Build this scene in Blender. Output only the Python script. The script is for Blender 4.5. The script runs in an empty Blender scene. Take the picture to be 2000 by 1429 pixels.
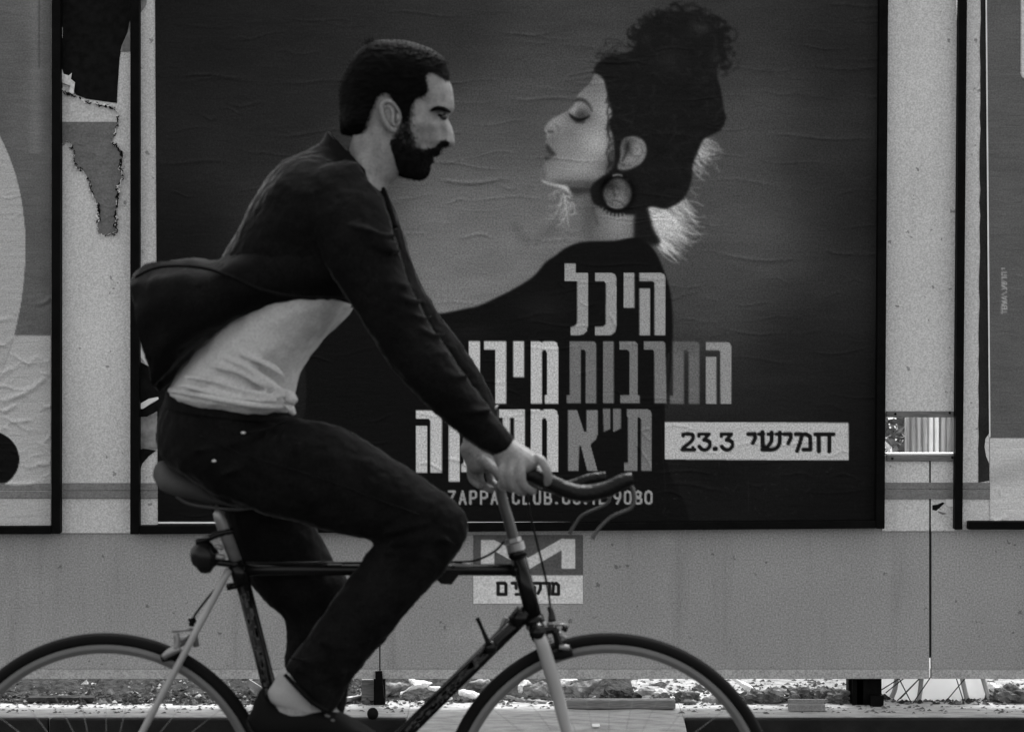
import bpy, bmesh, math, random
import numpy as np
from mathutils import Vector, Matrix
S = bpy.context.scene
COL = S.collection
R = math.radians
random.seed(7); RNG = np.random.default_rng(7)

# ------------------------------------------------------------------ camera
H, FPX, HORIZ = 1.45, 4835.0, 493.0          # camera height, focal length and horizon in photo pixels
cd = bpy.data.cameras.new('camera'); cam = bpy.data.objects.new('camera', cd); COL.objects.link(cam)
cam.location = (0, 0, H); cam.rotation_euler = (R(90), 0, 0)
cd.sensor_width = 36; cd.lens = 36*FPX/2000; cd.shift_y = -(714.5-HORIZ)/2000
cd.clip_end = 500; cd.clip_start = 0.1
cd.dof.use_dof = True; cd.dof.focus_distance = 7.0; cd.dof.aperture_fstop = 5.2
S.camera = cam
# ------------------------------------------------------------------ world, sun, exposure
SUN_EL, SUN_AZ = 60, 24                       # sun behind the hoarding, a little to the right
w = bpy.data.worlds.new('World'); S.world = w; w.use_nodes = True
nt = w.node_tree; nt.nodes.clear()
sky = nt.nodes.new('ShaderNodeTexSky'); sky.sky_type = 'NISHITA'; sky.sun_disc = False
sky.sun_elevation = R(SUN_EL); sky.sun_rotation = R(SUN_AZ); sky.dust_density = 3
bw = nt.nodes.new('ShaderNodeRGBToBW'); bg = nt.nodes.new('ShaderNodeBackground'); bg.inputs[1].default_value = 0.12
wo = nt.nodes.new('ShaderNodeOutputWorld')
nt.links.new(sky.outputs[0], bw.inputs[0]); nt.links.new(bw.outputs[0], bg.inputs[0]); nt.links.new(bg.outputs[0], wo.inputs[0])
sd = bpy.data.lights.new('sun', 'SUN'); sd.energy = 0.5; sd.angle = R(24); sd.color = (1, 1, 1)
sun = bpy.data.objects.new('sun', sd); COL.objects.link(sun)
sv = Vector((math.sin(R(SUN_AZ))*math.cos(R(SUN_EL)), math.cos(R(SUN_AZ))*math.cos(R(SUN_EL)), math.sin(R(SUN_EL))))
sun.rotation_euler = sv.to_track_quat('Z', 'Y').to_euler(); sun.location = sv*20
S.view_settings.view_transform = 'Standard'; S.view_settings.look = 'None'
S.view_settings.exposure = 2.2; S.view_settings.gamma = 1.0
S.view_settings.use_curve_mapping = False
EXPO = 0.0
WALLK = 0.745                                  # how bright a white wall sheet shows (linear)

# ------------------------------------------------------------------ helpers
def P(px, py, Y):                             # photo pixel at a depth -> world point
    return Vector(((px-1000)/FPX*Y, Y, H-(py-HORIZ)/FPX*Y))
def lin(v): 
    v = np.asarray(v, float)/255.0
    return np.where(v <= .04045, v/12.92, ((v+.055)/1.055)**2.4)
def tag(o, label=None, cat=None, group=None, kind=None):
    if label: o['label'] = label
    if cat: o['category'] = cat
    if group: o['group'] = group
    if kind: o['kind'] = kind
    return o
def empty(name, loc=(0, 0, 0), **k):
    o = bpy.data.objects.new(name, None); COL.objects.link(o); o.location = loc; o.empty_display_size = .1
    return tag(o, **k)
def obj(name, vf, mat=None, parent=None, smooth=False, **k):
    me = bpy.data.meshes.new(name)
    if isinstance(vf, bmesh.types.BMesh): vf.to_mesh(me); vf.free()
    else: me.from_pydata([tuple(v) for v in vf[0]], [], [tuple(f) for f in vf[1]])
    me.update()
    if smooth: me.polygons.foreach_set('use_smooth', [True]*len(me.polygons))
    if mat: me.materials.append(mat)
    o = bpy.data.objects.new(name, me); COL.objects.link(o)
    adopt(o, parent)
    return tag(o, **k)
WM = {}
def adopt(o, parent):                         # children keep world coordinates
    if parent is not None:
        o.parent = parent
        m = WM.get(parent.name, Matrix.Translation(parent.location) if parent.type == 'EMPTY' else Matrix.Identity(4))
        o.matrix_parent_inverse = m.inverted()
def join(*parts):
    V, F = [], []
    for v, f in parts:
        n = len(V); V += [tuple(x) for x in v]; F += [tuple(i+n for i in ff) for ff in f]
    return V, F
def cr(pts, n=8, closed=False):               # Catmull-Rom through points of any dimension
    p = np.array(pts, float); N = len(p); out = []
    rng = range(N) if closed else range(N-1)
    for i in rng:
        if closed: a, b, c, d = p[(i-1) % N], p[i], p[(i+1) % N], p[(i+2) % N]
        else: a, b, c, d = p[max(i-1, 0)], p[i], p[i+1], p[min(i+2, N-1)]
        for t in np.arange(n)/n:
            out.append(.5*((2*b)+(-a+c)*t+(2*a-5*b+4*c-d)*t*t+(-a+3*b-3*c+d)*t**3))
    if not closed: out.append(p[-1])
    return np.array(out)
def tube(pts, r, n=10, caps=True, sm=0, flat=1.0):
    """round tube through world points; r a number or one per point"""
    p = np.array([tuple(q) for q in pts], float); rr = np.full(len(p), r, float) if np.isscalar(r) else np.array(r, float)
    if sm:
        q = cr(np.column_stack([p, rr]), sm); p = q[:, :3]; rr = np.maximum(q[:, 3], 1e-4)
    t = np.gradient(p, axis=0); t /= np.linalg.norm(t, axis=1)[:, None]+1e-12
    up = np.array([0, 1, 0.]) if abs(t[0][1]) < .9 else np.array([1, 0, 0.])
    V, F = [], []
    u = np.cross(t[0], up); u /= np.linalg.norm(u)
    for i in range(len(p)):
        u = u-t[i]*np.dot(u, t[i]); u /= np.linalg.norm(u); v = np.cross(t[i], u)
        for k in range(n):
            a = 2*math.pi*k/n
            V.append(p[i]+rr[i]*(math.cos(a)*u+math.sin(a)*v*flat))
    for i in range(len(p)-1):
        for k in range(n):
            F.append((i*n+k, i*n+(k+1) % n, (i+1)*n+(k+1) % n, (i+1)*n+k))
    if caps:
        F.append(tuple(range(n-1, -1, -1))); F.append(tuple((len(p)-1)*n+k for k in range(n)))
    return V, F
def ptube(pp, Y, r, **k):                     # tube through photo pixels; Y a number or list
    Ys = [Y]*len(pp) if np.isscalar(Y) else Y
    return tube([P(a, b, y) for (a, b), y in zip(pp, Ys)], r, **k)
def loft(st, n=24, sub=6, power=2.0, cap=True):
    """st: (ax,ay, bx,by, half depth, Y centre) - a and b are the two outline points of the section"""
    q = cr([tuple(s) for s in st], sub) if sub > 1 else np.array(st, float)
    V, F = [], []
    def ring(s, k=1.0, shift=None):
        A, B = P(s[0], s[1], s[5]), P(s[2], s[3], s[5]); C = (A+B)/2; D = (A-B)/2
        out = []
        for i in range(n):
            a = 2*math.pi*i/n; c, si = math.cos(a), math.sin(a)
            c = math.copysign(abs(c)**(2/power), c); si = math.copysign(abs(si)**(2/power), si)
            o = C+D*c*k+Vector((0, s[4]*si*k, 0))
            if shift is not None: o = o+shift
            out.append(o)
        return out, C, D
    rings = []
    def ax(i, j):
        a = ring(q[i])[1]; b = ring(q[j])[1]; d = a-b
        return d.normalized() if d.length > 0 else Vector((0, 0, 1))
    if cap:
        d0 = ax(0, 1); r0 = min(ring(q[0])[2].length, q[0][4])
        rings += [ring(q[0], .35, d0*r0*.45)[0], ring(q[0], .75, d0*r0*.3)[0]]
    for s in q: rings.append(ring(s)[0])
    if cap:
        d1 = ax(-1, -2); r1 = min(ring(q[-1])[2].length, q[-1][4])
        rings += [ring(q[-1], .75, d1*r1*.3)[0], ring(q[-1], .35, d1*r1*.45)[0]]
    for rg in rings: V += rg
    for i in range(len(rings)-1):
        for k in range(n):
            F.append((i*n+k, i*n+(k+1) % n, (i+1)*n+(k+1) % n, (i+1)*n+k))
    if cap:
        F.append(tuple(range(n-1, -1, -1))); F.append(tuple((len(rings)-1)*n+k for k in range(n)))
    return V, F
def box(x0, x1, y0, y1, z0, z1):
    V = [(x, y, z) for x in (x0, x1) for y in (y0, y1) for z in (z0, z1)]
    return V, [(0, 1, 3, 2), (4, 6, 7, 5), (0, 4, 5, 1), (2, 3, 7, 6), (0, 2, 6, 4), (1, 5, 7, 3)]
def pbox(quad, Y, d):                         # quad TL,TR,BR,BL photo px on the front plane Y, d thick going back
    f = [P(a, b, Y) for a, b in quad]; r = [v+Vector((0, d, 0)) for v in f]
    return f+r, [(3, 2, 1, 0), (4, 5, 6, 7), (0, 1, 5, 4), (1, 2, 6, 5), (2, 3, 7, 6), (3, 0, 4, 7)]
def prism(poly, Y, d):                        # polygon in photo px, d thick
    n = len(poly); f = [P(a, b, Y) for a, b in poly]; r = [v+Vector((0, d, 0)) for v in f]
    return f+r, [tuple(range(n))[::-1], tuple(range(n, 2*n))]+[(i, (i+1) % n, n+(i+1) % n, n+i) for i in range(n)]
def ball(c, r, seg=16, ring=10, sc=(1, 1, 1)):
    V, F = [], []
    for i in range(ring+1):
        th = math.pi*i/ring
        for k in range(seg):
            a = 2*math.pi*k/seg
            V.append((c[0]+r*sc[0]*math.sin(th)*math.cos(a), c[1]+r*sc[1]*math.sin(th)*math.sin(a), c[2]+r*sc[2]*math.cos(th)))
    for i in range(ring):
        for k in range(seg):
            F.append((i*seg+k, (i+1)*seg+k, (i+1)*seg+(k+1) % seg, i*seg+(k+1) % seg))
    return V, F
def bevel(o, wd=.002, seg=2):
    m = o.modifiers.new('bevel', 'BEVEL'); m.width = wd; m.segments = seg; m.limit_method = 'ANGLE'
    return o
def remesh(o, vox, smooth=0):
    m = o.modifiers.new('remesh', 'REMESH'); m.mode = 'VOXEL'; m.voxel_size = vox; m.use_smooth_shade = True
    if smooth:
        m = o.modifiers.new('smooth', 'SMOOTH'); m.iterations = smooth; m.factor = .6
    return o
def displace(o, size, strength, depth=2, ttype='CLOUDS'):
    t = bpy.data.textures.new('folds', ttype); t.noise_scale = size
    if ttype == 'CLOUDS': t.noise_depth = depth
    m = o.modifiers.new('folds', 'DISPLACE'); m.texture = t; m.strength = strength; m.texture_coords = 'GLOBAL'; m.mid_level = .5
    return o

# ------------------------------------------------------------------ materials (grey: the photograph is black and white)
def mat(name, g, rough=.6, metal=0, var=.15, scale=8, bump=0, bscale=60, grain=0, gscale=900, sheen=0, stretch=(1, 1, 1), spec=None, spots=None, trans=0, streak=0):
    m = bpy.data.materials.new(name); m.use_nodes = True; N = m.node_tree.nodes; L = m.node_tree.links
    b = N['Principled BSDF']; b.inputs['Roughness'].default_value = rough; b.inputs['Metallic'].default_value = metal
    b.inputs['Specular IOR Level'].default_value = spec if spec is not None else (.06 if rough >= .7 else .4)
    if sheen: b.inputs['Sheen Weight'].default_value = sheen; b.inputs['Sheen Roughness'].default_value = .25
    tc = N.new('ShaderNodeTexCoord'); mp = N.new('ShaderNodeMapping'); mp.inputs['Scale'].default_value = stretch
    L.new(tc.outputs['Object'], mp.inputs[0])
    n1 = N.new('ShaderNodeTexNoise'); n1.inputs['Scale'].default_value = scale; n1.inputs['Detail'].default_value = 6
    L.new(mp.outputs[0], n1.inputs['Vector'])
    mr = N.new('ShaderNodeMapRange'); mr.inputs[1].default_value = .3; mr.inputs[2].default_value = .7
    mr.inputs[3].default_value = g*(1-var); mr.inputs[4].default_value = g*(1+var)
    L.new(n1.outputs[0], mr.inputs[0]); out = mr.outputs[0]
    def mul(a, bsock):
        x = N.new('ShaderNodeMath'); x.operation = 'MULTIPLY'; L.new(a, x.inputs[0]); L.new(bsock, x.inputs[1]); return x.outputs[0]
    if grain:
        n2 = N.new('ShaderNodeTexNoise'); n2.inputs['Scale'].default_value = gscale; n2.inputs['Detail'].default_value = 2
        L.new(tc.outputs['Object'], n2.inputs['Vector'])
        r2 = N.new('ShaderNodeMapRange'); r2.inputs[1].default_value = .25; r2.inputs[2].default_value = .75
        r2.inputs[3].default_value = 1-grain; r2.inputs[4].default_value = 1+grain
        L.new(n2.outputs[0], r2.inputs[0]); out = mul(out, r2.outputs[0])
    if spots:                                  # small dark specks of rust and dirt: (scale, threshold, darkness)
        n3 = N.new('ShaderNodeTexNoise'); n3.inputs['Scale'].default_value = spots[0]; n3.inputs['Detail'].default_value = 3
        L.new(tc.outputs['Object'], n3.inputs['Vector'])
        r3 = N.new('ShaderNodeMapRange'); r3.inputs[1].default_value = spots[1]; r3.inputs[2].default_value = spots[1]+.03
        r3.inputs[3].default_value = 1; r3.inputs[4].default_value = spots[2]
        L.new(n3.outputs[0], r3.inputs[0]); out = mul(out, r3.outputs[0])
    if streak:                                 # faint vertical run marks and scuffs
        ms = N.new('ShaderNodeMapping'); ms.inputs['Scale'].default_value = (9, 9, .7); L.new(tc.outputs['Object'], ms.inputs[0])
        n4 = N.new('ShaderNodeTexNoise'); n4.inputs['Scale'].default_value = 2.2; n4.inputs['Detail'].default_value = 8; n4.inputs['Roughness'].default_value = .65; L.new(ms.outputs[0], n4.inputs['Vector'])
        r4 = N.new('ShaderNodeMapRange'); r4.inputs[1].default_value = .52; r4.inputs[2].default_value = .75; r4.inputs[3].default_value = 1; r4.inputs[4].default_value = 1-streak; L.new(n4.outputs[0], r4.inputs[0]); out = mul(out, r4.outputs[0])
        n5 = N.new('ShaderNodeTexNoise'); n5.inputs['Scale'].default_value = 5; n5.inputs['Detail'].default_value = 9; n5.inputs['Roughness'].default_value = .7; L.new(tc.outputs['Object'], n5.inputs['Vector'])
        r5 = N.new('ShaderNodeMapRange'); r5.inputs[1].default_value = .58; r5.inputs[2].default_value = .7; r5.inputs[3].default_value = 1; r5.inputs[4].default_value = 1+streak*.8; L.new(n5.outputs[0], r5.inputs[0]); out = mul(out, r5.outputs[0])
    L.new(out, b.inputs['Base Color'])
    if bump:
        nb = N.new('ShaderNodeTexNoise'); nb.inputs['Scale'].default_value = bscale; nb.inputs['Detail'].default_value = 5
        L.new(mp.outputs[0], nb.inputs['Vector'])
        bp = N.new('ShaderNodeBump'); bp.inputs['Strength'].default_value = bump; bp.inputs['Distance'].default_value = .01
        L.new(nb.outputs[0], bp.inputs['Height']); L.new(bp.outputs[0], b.inputs['Normal'])
    return m
def print_mat(name, grain=.30, rough=.55, bump=.25):
    """paper: base colour is the printed picture stored per vertex as 'print'"""
    m = bpy.data.materials.new(name); m.use_nodes = True; N = m.node_tree.nodes; L = m.node_tree.links
    b = N['Principled BSDF']; b.inputs['Roughness'].default_value = rough; b.inputs['Specular IOR Level'].default_value = .04
    a = N.new('ShaderNodeAttribute'); a.attribute_name = 'print'
    tc = N.new('ShaderNodeTexCoord')
    n2 = N.new('ShaderNodeTexNoise'); n2.inputs['Scale'].default_value = 210; n2.inputs['Detail'].default_value = 2
    L.new(tc.outputs['Object'], n2.inputs['Vector'])
    r2 = N.new('ShaderNodeMapRange'); r2.inputs[1].default_value = .28; r2.inputs[2].default_value = .72
    r2.inputs[3].default_value = 1-grain; r2.inputs[4].default_value = 1+grain
    L.new(n2.outputs[0], r2.inputs[0])
    mx = N.new('ShaderNodeVectorMath'); mx.operation = 'SCALE'
    L.new(a.outputs['Color'], mx.inputs[0]); L.new(r2.outputs[0], mx.inputs['Scale']); L.new(mx.outputs[0], b.inputs['Base Color'])
    mp = N.new('ShaderNodeMapping'); mp.inputs['Scale'].default_value = (7, 7, 34); L.new(tc.outputs['Object'], mp.inputs[0])
    nb = N.new('ShaderNodeTexNoise'); nb.inputs['Scale'].default_value = 1.6; nb.inputs['Detail'].default_value = 6; nb.inputs['Distortion'].default_value = .6
    L.new(mp.outputs[0], nb.inputs['Vector'])
    bp = N.new('ShaderNodeBump'); bp.inputs['Strength'].default_value = bump; bp.inputs['Distance'].default_value = .006
    L.new(nb.outputs[0], bp.inputs['Height']); L.new(bp.outputs[0], b.inputs['Normal'])
    return m
M = dict(
    panel_light=mat('light_painted_sheet', .56, .5, var=.07, scale=1.8, grain=.30, gscale=210, bump=.05, bscale=4, spots=(38, .70, .45), streak=.10),
    panel_grey=mat('grey_painted_sheet', .275, .5, var=.13, scale=1.8, grain=.38, gscale=210, bump=.06, bscale=4, spots=(34, .705, .5), streak=.20),
    panel_base=mat('dusty_panel_base', .33, .6, var=.15, scale=20, grain=.38, gscale=210),
    rail=mat('grey_rail', .17, .6, var=.12, scale=20, grain=.3, gscale=210, stretch=(1, 1, 8)),
    black_steel=mat('black_painted_steel', .004, .6, spec=.03, var=.25, scale=20, grain=.38, gscale=210, spots=(45, .76, 6)),
    dark_strip=mat('dark_paper', .022, .7, spec=.1, var=.25, scale=12, grain=.38, gscale=210),
    paper_torn=mat('torn_paper_edge', .6, .7, var=.35, scale=60),
    paper_dark=mat('torn_paper_dark', .007, .8, spec=.05, var=.4, scale=60),
    timber=mat('weathered_timber', .15, .8, var=.35, scale=30, stretch=(1, 1, 12), bump=.3),
    concrete=mat('pale_concrete', .37, .85, var=.28, scale=14, bump=.4, bscale=40, grain=.15, gscale=300, stretch=(1, 3, 1)),
    kerb_face=mat('dark_kerb_face', .014, .8, spec=.1, var=.35, scale=10, bump=.3, bscale=50, grain=.2, gscale=300),
    asphalt=mat('asphalt', .05, .9, var=.3, scale=20, bump=.5, bscale=200),
    soil=mat('dusty_soil', .27, .95, var=.35, scale=30, bump=.9, bscale=60),
    soil_dark=mat('dark_rubble_soil', .035, .95, var=.7, scale=45, bump=1, bscale=70),
    rubble=mat('rubble', .10, .9, var=.6, scale=40, bump=.9, bscale=80),
    white_sack=mat('white_woven_sack', .8, .7, var=.05, scale=10, bump=.5, bscale=12),
    white_scrap=mat('white_scrap', .78, .6, var=.1, scale=20, bump=.3, bscale=25),
    grey_scrap=mat('grey_scrap', .2, .7, var=.5, scale=30, bump=.3, bscale=25),
    strap=mat('sack_strap', .3, .7), rod=mat('rusty_rod', .05, .7),
    leaf=mat('leaves', .10, .6, var=.6, scale=40), corrug=mat('corrugated_sheet', .30, .5, var=.6, scale=12, stretch=(10, 1, .5)),
    skin=mat('skin', .165, .5, spec=.25, var=.22, scale=45, grain=.3, gscale=320, bump=.12, bscale=90),
    lips=mat('lips', .12, .45), eye=mat('eyeball', .12, .3), iris=mat('iris', .02, .2),
    hair=mat('dark_hair', .0018, .6, var=.5, scale=40, bump=.3, bscale=120, stretch=(1, 1, 3), sheen=.015, spec=.03),
    beard=mat('dark_beard', .006, .8, spec=.05, var=.6, scale=90, bump=.8, bscale=200),
    jacket=mat('charcoal_jacket', .0045, .9, var=.25, scale=14, grain=.6, gscale=300, sheen=.13, spec=.03, bump=.25, bscale=30),
    jacket_in=mat('jacket_lining', .008, .9),
    shirt=mat('white_tee', .38, .85, var=.06, scale=10, grain=.26, gscale=320, bump=.25, bscale=22),
    jeans=mat('dark_jeans', .0045, .9, var=.35, scale=20, grain=.6, gscale=300, sheen=.06, spec=.05, bump=.3, bscale=35),
    shoe=mat('black_shoe', .004, .7, spec=.05), sole=mat('shoe_sole', .008, .7, spec=.1), lace=mat('lace', .09, .8), sock=mat('light_sock', .25, .85, grain=.12, gscale=500),
    rivet=mat('rivet', .45, .35, metal=.8),
    frame=mat('black_bike_paint', .004, .22, var=.2, spec=.16), decal=mat('worn_decal', .025, .5, var=.8, scale=70),
    silver=mat('dull_aluminium', .20, .4, metal=.6, var=.2, scale=30), stay=mat('pale_grey_stay', .24, .5, metal=.2, var=.1),
    chrome=mat('chrome', .3, .3, metal=1), steel=mat('grey_steel', .055, .45, metal=.3, spec=.3), rubber=mat('black_rubber', .006, .8, var=.2, spec=.08), rim=mat('grey_rim', .13, .5, metal=.2, var=.1, spec=.2),
    tape=mat('black_bar_tape', .004, .35, spec=.15, bump=.3, bscale=120), cable=mat('black_cable', .006, .4, spec=.1), saddle=mat('grey_saddle', .05, .7, spec=.1, grain=.2, gscale=500),
    lamp=mat('dark_red_lens', .006, .25, spec=.15), spoke=mat('steel_spoke', .22, .5, metal=.2),
)
def sackmat():
    m = M['white_sack']; N = m.node_tree.nodes; L = m.node_tree.links; b = N['Principled BSDF']; t = N.new('ShaderNodeBsdfTranslucent'); t.inputs[0].default_value = (.95, .95, .95, 1)
    x = N.new('ShaderNodeMixShader'); x.inputs[0].default_value = .8; L.new(b.outputs[0], x.inputs[1]); L.new(t.outputs[0], x.inputs[2]); L.new(x.outputs[0], N['Material Output'].inputs[0])
sackmat()
PM = print_mat('poster_print'); PM2 = print_mat('glossy_poster_print', grain=.22, bump=.5)

# ------------------------------------------------------------------ raster for printed paper (photo pixels, grey display values)
class Cv:
    def __init__(s, x0, y0, x1, y1, v=128, ss=1):
        s.x0, s.y0, s.w, s.h = x0, y0, x1-x0, y1-y0
        s.a = np.full((s.h, s.w), float(v))
        s.X, s.Y = np.meshgrid(np.arange(s.w)+x0+.5, np.arange(s.h)+y0+.5)
    def box(s, lo, hi, pad):
        a = int(max(0, lo[0]-pad-s.x0)); b = int(min(s.w, hi[0]+pad-s.x0+1)); c = int(max(0, lo[1]-pad-s.y0)); d = int(min(s.h, hi[1]+pad-s.y0+1))
        return (slice(c, d), slice(a, b)) if b > a and d > c else None
    def pmask(s, pts, blur=0, SS=3):
        p = np.array(pts, float); m = np.zeros_like(s.a)
        bx = s.box(p.min(0), p.max(0), 2+3*blur)
        if bx is None: return m, None
        X, Y = s.X[bx], s.Y[bx]; acc = np.zeros(X.shape); q = np.roll(p, -1, 0)
        for sx in range(SS):
            for sy in range(SS):
                xx = X+(sx+.5)/SS-.5; yy = Y[:, :1]+(sy+.5)/SS-.5; ins = np.zeros(X.shape, bool)
                for (x1, y1), (x2, y2) in zip(p, q):
                    if y1 == y2: continue
                    rows = ((y1 > yy[:, 0]) != (y2 > yy[:, 0]))
                    if not rows.any(): continue
                    xi = (x2-x1)*(yy[rows]-y1)/(y2-y1)+x1
                    ins[rows] ^= xx[rows] < xi
                acc += ins
        acc /= SS*SS
        if blur: acc = gblur(acc, blur)
        m[bx] = acc
        return m, bx
    def poly(s, pts, v, blur=0, alpha=1, clip=None):
        m, bx = s.pmask(pts, blur)
        if bx is None: return m
        k = m[bx]*alpha
        if clip is not None: k = k*clip[bx]
        s.a[bx] += (v-s.a[bx])*k if np.isscalar(v) else (v[bx]-s.a[bx])*k
        return m
    def line(s, pts, wd, v, alpha=1, blur=0, clip=None):
        p = np.array(pts, float); bx = s.box(p.min(0), p.max(0), float(np.max(wd))+2+blur*2)
        if bx is None: return
        X, Y = s.X[bx], s.Y[bx]; d = np.full(X.shape, 1e9)
        wds = np.full(len(p), wd, float) if np.isscalar(wd) else np.interp(np.linspace(0, 1, len(p)), np.linspace(0, 1, len(wd)), wd)
        for i in range(len(p)-1):
            a, b = p[i], p[i+1]; ab = b-a; L = ab@ab+1e-9
            t = np.clip(((X-a[0])*ab[0]+(Y-a[1])*ab[1])/L, 0, 1)
            e = np.hypot(X-a[0]-t*ab[0], Y-a[1]-t*ab[1])-(wds[i]+(wds[i+1]-wds[i])*t)/2
            d = np.minimum(d, e)
        k = np.clip(.5-d/(1+blur), 0, 1)*alpha
        if clip is not None: k = k*clip[bx]
        s.a[bx] += (v-s.a[bx])*k
    def blob(s, x, y, rx, ry, dv, clip=None, rot=0):
        c, si = math.cos(R(rot)), math.sin(R(rot)); X, Y = s.X-x, s.Y-y
        g = np.exp(-(((X*c+Y*si)/rx)**2+((-X*si+Y*c)/ry)**2))
        if clip is not None: g = g*clip
        s.a += g*dv
    def sample(s, px, py):
        fx = np.clip(px-s.x0-.5, 0, s.w-1.001); fy = np.clip(py-s.y0-.5, 0, s.h-1.001)
        i = fx.astype(int); j = fy.astype(int); u = fx-i; v = fy-j
        return (s.a[j, i]*(1-u)+s.a[j, i+1]*u)*(1-v)+(s.a[j+1, i]*(1-u)+s.a[j+1, i+1]*u)*v
def gblur(a, sg):
    n = int(3*sg)+1; k = np.exp(-np.arange(-n, n+1)**2/(2*sg*sg)); k /= k.sum()
    b = np.pad(a, n, mode='edge')
    b = sum(k[i]*b[:, i:i+a.shape[1]] for i in range(2*n+1))
    return sum(k[i]*b[i:i+a.shape[0]] for i in range(2*n+1))
def vnoise(X, Y, seed=0, octv=4):             # value noise for wrinkles and uneven print
    r = np.random.default_rng(seed); out = np.zeros_like(X); amp = 1; tot = 0
    for o in range(octv):
        g = r.random((64, 64)); x = X*2**o; y = Y*2**o; xi = np.floor(x).astype(int); yi = np.floor(y).astype(int); u = x-xi; v = y-yi
        u = u*u*(3-2*u); v = v*v*(3-2*v); xi %= 64; yi %= 64; x1 = (xi+1) % 64; y1 = (yi+1) % 64
        out += amp*((g[yi, xi]*(1-u)+g[yi, x1]*u)*(1-v)+(g[y1, xi]*(1-u)+g[y1, x1]*u)*v); tot += amp; amp *= .5
    return out/tot
def creases(px, py, lst):                     # raised paper creases: (x0,y0,x1,y1,width,height m)
    h = np.zeros_like(px)
    for x0, y0, x1, y1, wd, ht in lst:
        dx, dy = x1-x0, y1-y0; L = dx*dx+dy*dy
        t = np.clip(((px-x0)*dx+(py-y0)*dy)/L, 0, 1)
        bend = 4*np.sin(t*5+x0)
        d = np.hypot(px-x0-t*dx, py-y0-t*dy-bend*(dx > dy))
        h += ht*np.exp(-(d/wd)**2)*np.sin(np.pi*np.clip(t, .02, .98))**.5
    return h
def sheet(name, quad, Y, cv, step, disp, material, parent=None, k=None, keep=None, **tags):
    """paper sheet: quad TL,TR,BR,BL in photo px, regular grid, printed colour per vertex, displaced towards the camera"""
    (ax, ay), (bx_, by), (cx, cy), (dx, dy) = quad
    nu = int(max(bx_-ax, cx-dx)/step)+1; nv = int(max(dy-ay, cy-by)/step)+1
    u, v = np.meshgrid(np.linspace(0, 1, nu), np.linspace(0, 1, nv))
    px = (ax*(1-u)+bx_*u)*(1-v)+(dx*(1-u)+cx*u)*v; py = (ay*(1-u)+by*u)*(1-v)+(dy*(1-u)+cy*u)*v
    yy = Y-disp(px, py)
    co = np.stack([(px-1000)/FPX*Y, yy, H-(py-HORIZ)/FPX*Y], -1).reshape(-1, 3)
    idx = np.arange(nu*nv).reshape(nv, nu)
    f = np.stack([idx[:-1, :-1], idx[1:, :-1], idx[1:, 1:], idx[:-1, 1:]], -1).reshape(-1, 4)
    if keep is not None:
        kk = keep(px, py); kf = kk[:-1, :-1] & kk[1:, :-1] & kk[1:, 1:] & kk[:-1, 1:]; f = f[kf.ravel()]
    me = bpy.data.meshes.new(name); me.vertices.add(len(co)); me.vertices.foreach_set('co', co.ravel())
    me.loops.add(f.size); me.loops.foreach_set('vertex_index', f.ravel().astype(np.int32))
    me.polygons.add(len(f)); me.polygons.foreach_set('loop_start', (np.arange(len(f))*4).astype(np.int32))
    me.polygons.foreach_set('use_smooth', np.ones(len(f), bool)); me.update(calc_edges=True)
    g = lin(np.clip(cv.sample(px, py), 2, 250)).ravel()/(k or WALLK)
    at = me.color_attributes.new('print', 'FLOAT_COLOR', 'POINT')
    at.data.foreach_set('color', np.stack([g, g, g, np.ones_like(g)], -1).astype(np.float32).ravel())
    me.materials.append(material)
    o = bpy.data.objects.new(name, me); COL.objects.link(o); adopt(o, parent)
    return tag(o, **tags)

# ================================================================== SETTING
YK, YW = 6.95, 7.10
road = obj('road', ([(-12, -8, 0), (12, -8, 0), (12, YK-.002, 0), (-12, YK-.002, 0)], [(0, 1, 2, 3)]), M['asphalt'], kind='structure')
def X(px, Y): return (px-1000)/FPX*Y
k0, k1 = X(795, YK), X(1335, YK)
pave = empty('pavement', (0, YK, 0), kind='structure')
obj('paving_strip', box(-12, k0, YK+.003, YW+.25, 0, .148), M['concrete'], pave)
obj('paving_strip', box(k1, 12, YK+.003, YW+.25, 0, .148), M['concrete'], pave)
# kerbstones with near-black faces, one metre each
def kerbrun(xa, xb):
    n = max(1, round(abs(xb-xa)/1.0)); s = (xb-xa)/n
    for i in range(n):
        o = obj('kerbstone', join(box(xa+i*s+.003, xa+(i+1)*s-.003, YK-.03, YK, -.02, .1465)), M['kerb_face'], pave)
        bevel(o, .004)
kerbrun(k0, -8.0+.0) if False else None
kerbrun(-6.3, k0); kerbrun(k1, 6.6)
# dropped kerb between them: a pale concrete ramp
nx, ny = 80, 40; V = []; F = []
for j in range(ny+1):
    for i in range(nx+1):
        x = k0+(k1-k0)*i/nx; y = 6.05+(YW+.25-6.05)*j/ny
        t = min(1, max(0, (y-6.1)/(6.98-6.1))); z = .004+.143*t*t*(3-2*t)+.002*math.sin(x*31)*math.sin(y*47)
        V.append((x+.001*(1 if i == 0 else -1 if i == nx else 0), y, z))
for j in range(ny):
    for i in range(nx): a = j*(nx+1)+i; F.append((a, a+1, a+nx+2, a+nx+1))
obj('ramp', (V, F), M['concrete'], smooth=True, kind='structure')
yard = obj('yard_ground', ([(-60, YW+.25, .147), (60, YW+.25, .147), (60, 90, .147), (-60, 90, .147)], [(0, 1, 2, 3)]), M['soil'], kind='structure')

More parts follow.
